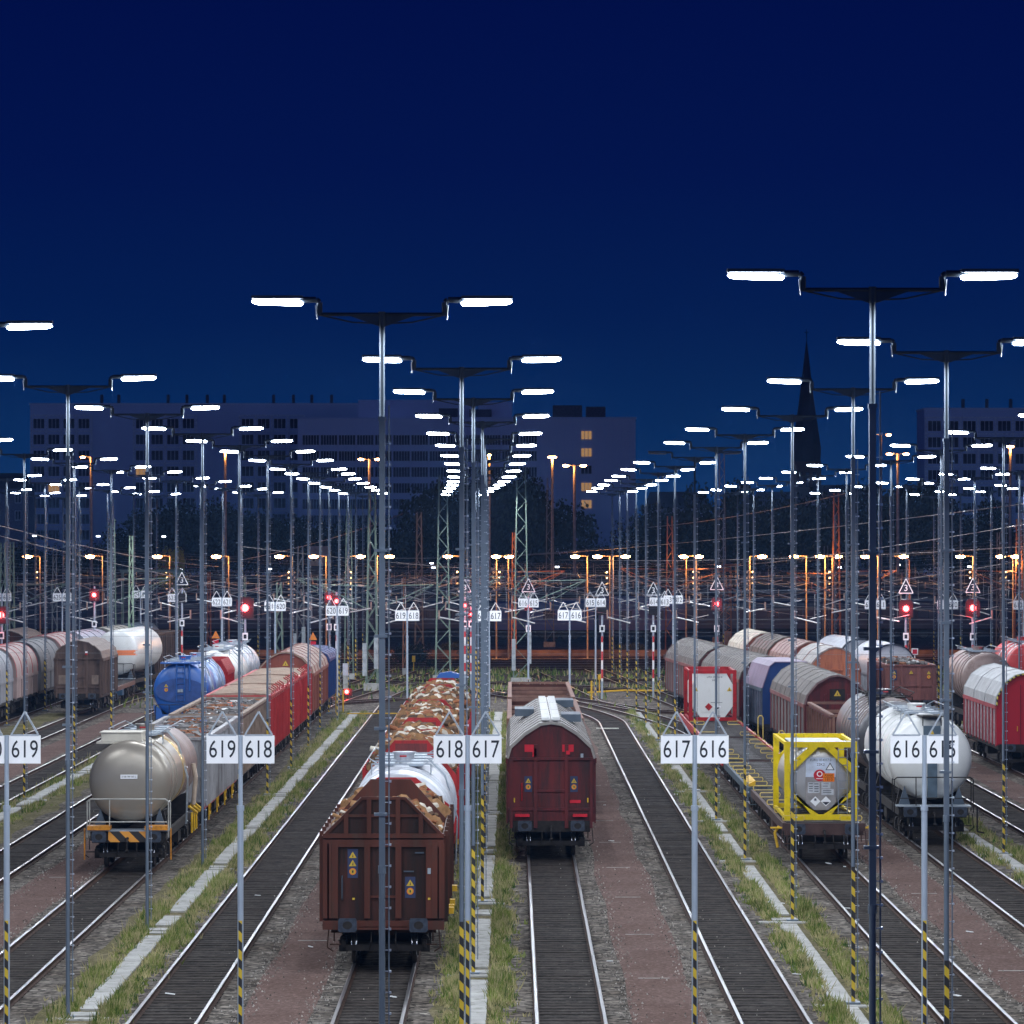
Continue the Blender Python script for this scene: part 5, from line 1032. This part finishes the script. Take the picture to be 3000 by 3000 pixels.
# ------------------------------------------------------------------ sodium street lamps (far row)
def sodium_lamp(x, Y, zt, label, arms, hw=.42, insul=False, energy=500, name='street_lamp', mast=.07, light=True, grp='orange street lamps behind the throat'):
    r = thing(name, label, 'street lamp', x, Y, 0, 0, grp)
    mb = MB(); mb.bar((0, 0, GZ), (0, 0, zt), mast, 8, 0, mast*.7)
    for s in arms: mb.bar((0, 0, zt-.02), (s*1.1, -.1, zt+.06), .04, 6)
    mb.build('pole', M('sodium_pole', (.40, .33, .25), .5, .3), r)
    if insul:
        mb = MB()
        for j in range(5):
            for s in (-1, 1): mb.bar((s*.18, -.1, zt-1.4-j*.5), (s*.30, -.1, zt-1.5-j*.5), .085, 6)
        mb.build('pole_bracket', M('galv_bright'), r)
    for s in arms:
        mb = MB(); mb.prism([(s*1.1-.35, zt+.02), (s*1.1+.35, zt+.02), (s*1.1+.25, zt+.14), (s*1.1-.25, zt+.14)], -.15, .1); h = mb.build('lamp_head', steel_dark, r)
        mb = MB(); c = (s*1.1, 0, zt-.04); v = [(c[0]+hw*cos(a*pi/5)*sin(b*pi/5), -.05+.16*sin(a*pi/5)*sin(b*pi/5), c[2]+.17*cos(b*pi/5)) for b in range(6) for a in range(10)]
        mb.add(v, [(b*10+a, b*10+(a+1) % 10, (b+1)*10+(a+1) % 10, (b+1)*10+a) for b in range(5) for a in range(10)]); mb.build('lamp_lens', sod_m, h)
    if light:
        l = SODL.get(energy)
        if not l: l = bpy.data.lights.new('sodium_light', 'POINT'); l.energy = energy*2.2; l.color = (1, .42, .12); l.shadow_soft_size = .4; SODL[energy] = l
        lo = bpy.data.objects.new('sodium_light', l); S.collection.objects.link(lo); lo.parent = r; lo.location = ((arms[0])*1.1, -.3, zt-.5)
SODL = {}
rowl = [(52, -1), (170, -1), (297, -1), (408, -1), (527, -1), (592, -1), (680, 1), (735, 1), (845, -1), (936, -1), (960, 1), (1085, -1), (1127, -1), (1180, 1), (1290, -1), (1318, 1), (1438, 1), (1498, -1), (1547, -1), (1580, 1), (1633, -1), (1705, 1), (1812, -1), (1888, -1), (1916, 1)]
for i, (X, s) in enumerate(rowl):
    Y = 375+(i % 3)*2; x, z = px(X*1.5528, 1629, Y); x -= s*1.1
    sodium_lamp(x, Y, z, f'{ORD[i]} orange street lamp counted from the left in the low far row', [s], insul=(i % 2 == 0), energy=450 if X > 600 else 300)
for X, Yp, Y, arms, lb, w in ((425, 850, 560, [0], 'tall orange mast light in front of the left slab building', .8), (172, 862, 560, [-1], 'tall slim mast light at the far left', .5), (697, 866, 560, [-1, 1], 'tall two headed orange mast light left of the nearest post', .7),
        (1042, 862, 560, [0], 'brightest starry orange light before the pale building', 1.2), (1084, 878, 540, [-1, 1], 'tall orange mast with two heads in front of the pale building', .8), (1694, 856, 560, [-1, 1], 'tall orange mast with two heads right of the nearest dark post', .8),
        (1662, 820, 600, [-1, 1], 'highest two headed light left of the right building', .6), (1906, 842, 540, [0], 'yellow lattice mast light before the right building', .9), (923, 858, 560, [0], 'tall amber mast behind the middle lamp posts', .3)):
    x, z = px(X*1.5528, Yp*1.5528, Y); sodium_lamp(x, Y, z, lb, arms, hw=.4*w+.12, energy=450, name='mast_light', mast=.22, grp='tall orange mast lights')
for i, (X, Yp) in enumerate(((101, 1570), (288, 1571), (480, 1572), (790, 1667), (1270, 1663), (1632, 1661), (1265, 1650), (530, 1668), (2840, 1660), (2106, 1660), (2632, 1655), (946, 1668), (2460, 1662))):
    x, z = px(X, Yp, 600); r = thing('white_lamp', f'{ORD[i]} tiny white lamp on a thin post in the dark distance', 'lamp', x, 600, 0, 0, 'tiny white far lamps'); mb = MB(); mb.bar((0, 0, GZ), (0, 0, z), .05, 6); mb.build('pole', steel_dark, r); MB().cb((0, -.1, z), (.5, .2, .16)).build('lamp_lens', wht_m, r)
# ------------------------------------------------------------------ far trains, wall, shrubs
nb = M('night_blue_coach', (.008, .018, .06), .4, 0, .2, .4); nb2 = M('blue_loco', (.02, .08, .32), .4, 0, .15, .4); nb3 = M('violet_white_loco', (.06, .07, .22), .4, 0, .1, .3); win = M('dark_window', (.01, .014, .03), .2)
def coach(x, Y, L, m_, label, h=4.1, name='coach', roof=nb, nwin=9):
    r = thing(name, label, 'coach', x, Y, 0, random.uniform(-.01, .01), 'dark trains standing behind the throat')
    mb = MB(); prof = [(-1.45, 1.0), (1.45, 1.0), (1.45, 3.2), (1.1, h-.2), (.5, h), (-.5, h), (-1.1, h-.2), (-1.45, 3.2)]
    mb.add([(-L/2, a, z) for a, z in prof]+[(L/2, a, z) for a, z in prof], [tuple(range(8)), tuple(range(8, 16))[::-1]]+[(i, 8+i, 8+(i+1) % 8, (i+1) % 8) for i in range(8)]); mb.build('coach_body', m_, r)
    for i in range(nwin): xx = -L/2+1.2+(L-2.4)*(i+.5)/nwin; MB().box(xx-.6, xx+.6, -1.47, -1.45, 2.1, 3.0).build('window', win, r)
    mb = MB(); mb.box(-L/2+1, L/2-1, -1.2, 1.2, .5, 1.0); mb.build('underframe', under, r)
    for s in (-1, 1):
        b = MB().box(s*(L/2-4)-1.5, s*(L/2-4)+1.5, -1.2, 1.2, .4, .8).build('bogie', under, r)
        for q in (-1, 1): put('wheel', WHL, b, (s*(L/2-4)+q*1.0, -1.05, .46), (0, 0, pi/2))
xs = -66; i = 0
while xs < 66:
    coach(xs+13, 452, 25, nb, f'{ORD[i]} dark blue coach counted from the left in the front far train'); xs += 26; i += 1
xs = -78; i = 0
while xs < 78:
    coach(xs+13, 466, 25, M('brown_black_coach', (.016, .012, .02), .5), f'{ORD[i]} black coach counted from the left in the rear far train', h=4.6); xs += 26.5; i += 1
x, _ = px(1880, 1840, 444); coach(x, 444, 9, nb3, 'pale violet loco at right of the centre behind the wires', name='locomotive', nwin=2, h=4.5)
x, _ = px(1640, 1850, 444); coach(x, 444, 7, nb2, 'bright blue loco behind the 617 and 616 far sign', name='locomotive', nwin=2, h=4.2)
x, _ = px(1560, 1850, 444); coach(x-2, 445.5, 4, nb2, 'blue loco partly behind the green lattice mast', name='locomotive', nwin=1, h=3.9)
leafm = M('leaf_dark', (.016, .022, .012), .8, 0, .5, .6); leafm2 = M('leaf_mid', (.032, .04, .02), .8, 0, .4, .6); trunkm = M('tree_bark', (.05, .04, .035), .9)
def crown_mesh(h, w, n, seed):
    rnd = random.Random(seed); mb = MB(); vs = []; fs = []; mi = []
    blobs = [(rnd.gauss(0, w*.28), rnd.gauss(0, w*.28), h*(.42+.5*rnd.random()), w*rnd.uniform(.16, .32)) for _ in range(16)]
    for _ in range(n):
        bx, by, bz, br = rnd.choice(blobs); d = Vector((rnd.gauss(0, 1), rnd.gauss(0, 1), rnd.gauss(0, .8))).normalized()*br*rnd.uniform(.55, 1.08)
        c = Vector((bx, by, bz))+d; s = rnd.uniform(.12, .36); u = Vector((rnd.gauss(0, 1), rnd.gauss(0, 1), rnd.gauss(0, 1))).normalized(); v = u.orthogonal().normalized()*rnd.uniform(.6, 1); o = len(vs)
        vs += [tuple(c-u*s), tuple(c+v*s), tuple(c+u*s), tuple(c-v*s)]; fs.append((o, o+1, o+2, o+3)); mi.append(0 if rnd.random() < .65 else 1)
    mb.v, mb.f, mb.m, mb.sm = vs, fs, mi, [False]*len(fs); return mb.mesh('crown', [leafm, leafm2])
CR = [crown_mesh(12, 11, 5200, s) for s in range(4)]
mb = MB(); mb.bar((0, 0, -.5), (.2, 0, 4.5), .35, 8, 0, .22)
for a in (0, 1.3, 2.5, 3.8, 5): mb.bar((.2, 0, 3.6+.3*a), (.2+3*cos(a), 3*sin(a), 7.5+.3*a), .15, 5, 0, .05)
TR = mb.mesh('trunk', trunkm)
trees = [(640, 15), (700, 13), (860, 13), (980, 11), (1060, 12), (1180, 11), (1290, 12), (1345, 17), (1400, 19), (1470, 18), (1530, 19), (1580, 15), (1880, 12), (1960, 14), (2010, 13), (2090, 14), (2160, 17), (2230, 15), (2310, 15), (2400, 16), (2470, 15), (2550, 17), (2620, 18), (2700, 18), (2760, 15), (2840, 12), (2910, 12), (2980, 11), (20, 9), (130, 8), (230, 9), (330, 9), (430, 12), (470, 15), (560, 15), (1140, 9), (1830, 9), (1700, 8), (1760, 9)]
for i, (X, H) in enumerate(sorted(trees)):
    Y = 640+random.uniform(-25, 25); x, _ = px(X, 1700, Y); r = thing('tree', f'{ORD[i % 30]} dark tree from the {"left" if i < 30 else "right side cluster"} in the far tree line', 'tree', x, Y, 0, random.uniform(0, 6), 'dark trees between the yard and the buildings'); r.scale = (1, 1, H/12)
    put('crown', CR[i % 4], r); put('trunk', TR, r)
put_t = [(495, 1480+90, 420, 5.5, 'lit yellow green small tree behind the left wires')]
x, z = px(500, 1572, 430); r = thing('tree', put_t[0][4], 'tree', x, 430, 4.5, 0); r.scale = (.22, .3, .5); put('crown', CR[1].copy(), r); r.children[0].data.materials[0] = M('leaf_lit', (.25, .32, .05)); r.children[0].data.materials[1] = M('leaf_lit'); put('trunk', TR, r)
r.location.z = 3.2; tag(r, put_t[0][4], 'tree')
x, _ = px(1205, 1930, 350); r = thing('shrub', 'round dark shrub in front of the orange lit strip', 'shrub', x, 352, -1.0, 0); r.scale = (.22, .22, .24); put('crown', CR[2], r)
for i, X in enumerate((1330, 1850, 1000, 2030)): x, _ = px(X, 1930, 380); r = thing('shrub', f'{ORD[i]} low shrub beside the orange lit strip', 'shrub', x, 384, -.9, i, 'low shrubs by the orange strip'); r.scale = (.2, .2, .16); put('crown', CR[i], r)
o = MB().box(-120, 120, 520, 521, -.5, 6.0).build('retaining_wall', M('dark_wall', (.04, .035, .035), .9, 0, .3, .3)); tag(o, 'long low dark wall behind the far trains', 'wall')
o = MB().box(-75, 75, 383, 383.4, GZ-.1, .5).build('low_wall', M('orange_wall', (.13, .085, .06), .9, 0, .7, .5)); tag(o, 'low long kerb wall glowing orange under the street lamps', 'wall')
small('far_hut', 'small lit cream hut between the far masts left of centre', 'hut', px(935, 1630, 500)[0], 500, lambda m: (m.box(-1.3, 1.3, 0, 2, 7.3, 9.6), m.bar((-.6, -.02, 8), (-.6, -.04, 8), .2, 8, 1), m.box(-1.4, 1.4, -.1, 2.1, -.3, 7.3, 2)), [M('cream_wall', (.5, .47, .35), .8), win, M('dark_wall')])
# ------------------------------------------------------------------ buildings
bw = M('building_white', (.68, .74, .84), .8, 0, .08, .05); bw2 = M('building_panel', (.78, .80, .86), .8, 0, .06, .05); wframe = M('window_frame_pale', (.78, .8, .84), .7); cur = M('window_glass_night', (.03, .04, .07), .45, 0, .5, .35); roofd = M('roof_plant', (.10, .11, .14), .8)
def B(X, Yp, Y): return px(X, Yp, Y)
def window_mesh(w, h, n, lit=False, mid=True):
    mb = MB(); mb.box(-w/2, w/2, -.05, .0, -h/2, h/2, 0)
    for i in range(n+1): x = -w/2+w*i/n; mb.box(x-.05, x+.05, -.12, -.052, -h/2, h/2, 1)
    mb.box(-w/2, w/2, -.125, -.053, -h/2-.12, -h/2, 1); mb.box(-w/2, w/2, -.125, -.053, h/2, h/2+.1, 1)
    return mb.mesh('window', [ora_w if lit else cur, wframe])
def slab_building(label, X0, X1, Ytop, Y, depth, bays, rows, y_first, dy, name='office_building', plants=(), lits=()):
    x0, zt = B(X0, Ytop, Y); x1, _ = B(X1, Ytop, Y); r = thing(name, label, 'building', (x0+x1)/2, Y, 0); c = (x0+x1)/2
    MB().box(x0-c, x1-c, 0, depth, -1, zt).build('wall', bw, r)
    mb = MB(); mb.box(x0-c-.2, x1-c+.2, -.2, depth+.2, zt, zt+.35); mb.build('roof', bw2, r)
    for p in plants: xa, z = B(p, Ytop, Y); MB().box(xa-c-.3, xa-c+.3, 2, 3, zt+.35, zt+2.2).build('chimney', roofd, r)
    n = 0
    for (ba, bb, cols) in bays:
        xa, _ = B(ba, 0, Y); xb, _ = B(bb, 0, Y); cw = (xb-xa)/cols
        WM = window_mesh(cw*.74, 2.0, 3); WL_ = window_mesh(cw*.74, 2.0, 3, True)
        for rr in range(rows):
            _, z = B(0, y_first+rr*dy, Y)
            for j in range(cols):
                put('window', WL_ if (n in lits) else WM, r, (xa-c+cw*(j+.5), -.01, z)); n += 1
        mb = MB()
        for j in range(cols+1): xx = xa-c+cw*j; mb.box(xx-.22, xx+.22, -.3, -.0, B(0, y_first+(rows-.5)*dy, Y)[1], B(0, y_first-.55*dy, Y)[1])
        for rr in range(rows+1): z = B(0, y_first+(rr-.52)*dy, Y)[1]; mb.box(xa-c+.22, xb-c-.22, -.28, -.01, z-.15, z+.15)
        mb.build('facade_grid', wframe, r)
slab_building('long pale slab block with three window grids at upper left', 88, 1062, 1186, 900, 16, [(92, 268, 4), (392, 575, 4), (702, 890, 4)], 8, 1241, 46.6, plants=(295, 345, 490, 545, 605, 655, 800, 858, 912, 970), lits=(17, 44))
slab_building('pale grid window block behind posts at upper right', 2708, 3080, 1200, 860, 16, [(2712, 3070, 7)], 8, 1248, 48, plants=(2825, 2895, 2965), lits=(20,))
Y = 845; x0, zt = B(873, 1236, Y); x1, _ = B(1862, 1213, Y); c = (x0+x1)/2
r = thing('office_building', 'wide pale block with long window bands and a stair column', 'building', c, Y, 0); MB().box(x0-c, x1-c, 0, 18, -1, zt+.6).build('wall', bw2, r)
MB().box(x0-c-.2, x1-c+.2, -.2, 18.2, zt+.6, zt+.95).build('roof', bw, r)
for a, b, t in ((1050, 1390, 1172), (1400, 1500, 1178)): xa, z = B(a, t, Y+6); xb, _ = B(b, t, Y+6); MB().box(xa-c, xb-c, 5, 15, zt+.9, z).build('roof_block', bw, r)
for a, b, t in ((1285, 1340, 1195), (1375, 1440, 1198), (1620, 1706, 1186), (1718, 1775, 1190)): xa, z = B(a, t, Y); xb, _ = B(b, t, Y); MB().box(xa-c, xb-c, 3, 8, zt+.95, z).build('roof_plant', roofd, r)
WB = window_mesh(3.3, 1.9, 6)
for rr in range(7):
    z = B(0, 1289+rr*47, Y)[1]; xe = 1575 if rr < 5 else (1575 if rr == 5 else 1575); xa = B(884, 0, Y)[0]-c; xb = B(xe, 0, Y)[0]-c; n = 13
    for j in range(n): put('window', WB, r, (xa+(xb-xa)*(j+.5)/n, -.01, z))
mb = MB(); xx = x0-c
while xx < x1-c: mb.box(xx-.03, xx+.03, -.03, .0, 0, zt); xx += 1.6
mb.build('panel_joint', bw, r)
WS = window_mesh(2.1, 1.6, 3); WSL = window_mesh(2.1, 1.6, 3, True)
for rr, lit in enumerate((1, 1, 0, 1, 1, 0)): put('stairwell_window', WSL if lit else WS, r, (B(1718, 0, Y)[0]-c, -.04, B(0, 1275+rr*50.5, Y)[1]))
# church
Y = 1000; xc_, za = B(2363, 990, Y); _, ze = B(2363, 1315, Y); slate = M('slate', (.05, .07, .10), .7, 0, .2, .3); bk = M('church_brick', (.12, .09, .09), .9, 0, .2, .3)
r = thing('church_tower', 'dark church tower with tall pointed spire', 'church', xc_, Y, 0)
mb = MB(); w = 3.6; MB().box(-3.2, 3.2, -3.2, 3.2, -1, ze-3).build('tower', bk, r)
v = [(w*cos(a*pi/4+pi/8), w*sin(a*pi/4+pi/8), ze) for a in range(8)]+[(3.4*cos(a*pi/4+pi/8), 3.4*sin(a*pi/4+pi/8), ze-3.2) for a in range(8)]+[(1.9*cos(a*pi/4+pi/8), 1.9*sin(a*pi/4+pi/8), ze+(za-ze)*.42) for a in range(8)]+[(0, 0, za)]
mb.add(v, [(8+i, 8+(i+1) % 8, (i+1) % 8, i) for i in range(8)]+[(i, (i+1) % 8, 16+(i+1) % 8, 16+i) for i in range(8)]+[(16+i, 16+(i+1) % 8, 24) for i in range(8)]); mb.build('spire', slate, r)
MB().bar((0, 0, za-.3), (0, 0, za+2), .09, 5).bar((-.6, 0, za+1.3), (.6, 0, za+1.3), .07, 5).build('finial', slate, r)
for x in (-1.6, 0, 1.6): MB().box(x-.4, x+.4, -3.25, -3.2, ze-9, ze-5.5).build('belfry_opening', win, r)
def house(label, X0, X1, Yt, Y, dormers=0):
    x0, zt = B(X0, Yt, Y); x1, _ = B(X1, Yt, Y); c = (x0+x1)/2; w = (x1-x0)/2; r = thing('house', label, 'house', c, Y, 0); zr = zt-3
    MB().box(-w, w, 0, 10, -1, zr).build('wall', M('house_wall', (.22, .24, .30), .8), r)
    mb = MB(); mb.add([(-w, -.4, zr), (w, -.4, zr), (w, 10.4, zr), (-w, 10.4, zr), (-w+1, 5, zt), (w-1, 5, zt)], [(0, 1, 5, 4), (2, 3, 4, 5), (1, 2, 5), (3, 0, 4)]); mb.build('roof', slate, r)
    n = max(2, int(w/1.7)); WM = window_mesh(1.1, 1.6, 2)
    for j in range(n):
        for z in (zr-1.8, zr-5): put('window', WM, r, (-w+2*w*(j+.5)/n, -.01, z))
house('blue grey house with steep roof right of the pale block', 1890, 2080, 1440, 760); house('grey house below the church spire', 2205, 2360, 1440, 740); house('wide dark house with windows right of the church', 2370, 2560, 1420, 780); house('low dark house at the far left edge', -40, 84, 1385, 800)
# ------------------------------------------------------------------ haze
if HAZE:
    m = bpy.data.materials.new('haze'); m.use_nodes = True; n = m.node_tree; n.nodes.remove(n.nodes['Principled BSDF'])
    pv = n.nodes.new('ShaderNodeVolumePrincipled'); pv.inputs['Color'].default_value = (.22, .48, 1.0, 1); pv.inputs['Density'].default_value = HAZE; pv.inputs['Anisotropy'].default_value = .6
    n.links.new(pv.outputs[0], n.nodes['Material Output'].inputs['Volume'])
    o = MB().box(-160, 160, -40, 1060, -1.3, 75).build('haze', m); tag(o, kind='stuff')
    # hollow air: near part stays clear through its low density

# ------------------------------------------------------------------ give each loose piece of repeated trim its own object
def islands(o):
    me = o.data; key = {}; par = list(range(len(me.vertices)))
    def f(a):
        while par[a] != a: par[a] = par[par[a]]; a = par[a]
        return a
    for v in me.vertices:
        k_ = (round(v.co.x, 4), round(v.co.y, 4), round(v.co.z, 4))
        if k_ in key: par[f(v.index)] = f(key[k_])
        else: key[k_] = v.index
    for p in me.polygons:
        a = f(p.vertices[0])
        for b in p.vertices[1:]: par[f(b)] = a
    g = {}
    for p in me.polygons: g.setdefault(f(p.vertices[0]), []).append(p)
    return list(g.values())
SPLIT = {'roof_rib', 'pole_bracket', 'rib', 'end_fitting', 'orange_step', 'roof_hatch', 'cover_hook', 'ratchet', 'side_handle', 'grab_handle', 'door_handle', 'faded_panel', 'paper_label', 'registration_arm', 'insulator', 'insulator_stack', 'drum', 'hatch', 'tension_weight', 'end_rib', 'end_brace', 'door_gap'}
for o in list(S.objects):
    if o.type != 'MESH' or not o.parent or o.name.split('.')[0] not in SPLIT or o.children: continue
    gs = islands(o)
    if len(gs) < 2 or len(gs) > 60: continue
    me = o.data; base = o.name.split('.')[0]
    for g in gs:
        ids = {}; mb = MB()
        for p in g:
            for v in p.vertices: ids.setdefault(v, len(ids))
        mb.v = [tuple(me.vertices[v].co) for v in ids]; mb.f = [tuple(ids[v] for v in p.vertices) for p in g]; mb.m = [p.material_index for p in g]; mb.sm = [p.use_smooth for p in g]
        n_ = mb.build(base, list(me.materials), o.parent, o.location)
    bpy.data.objects.remove(o)
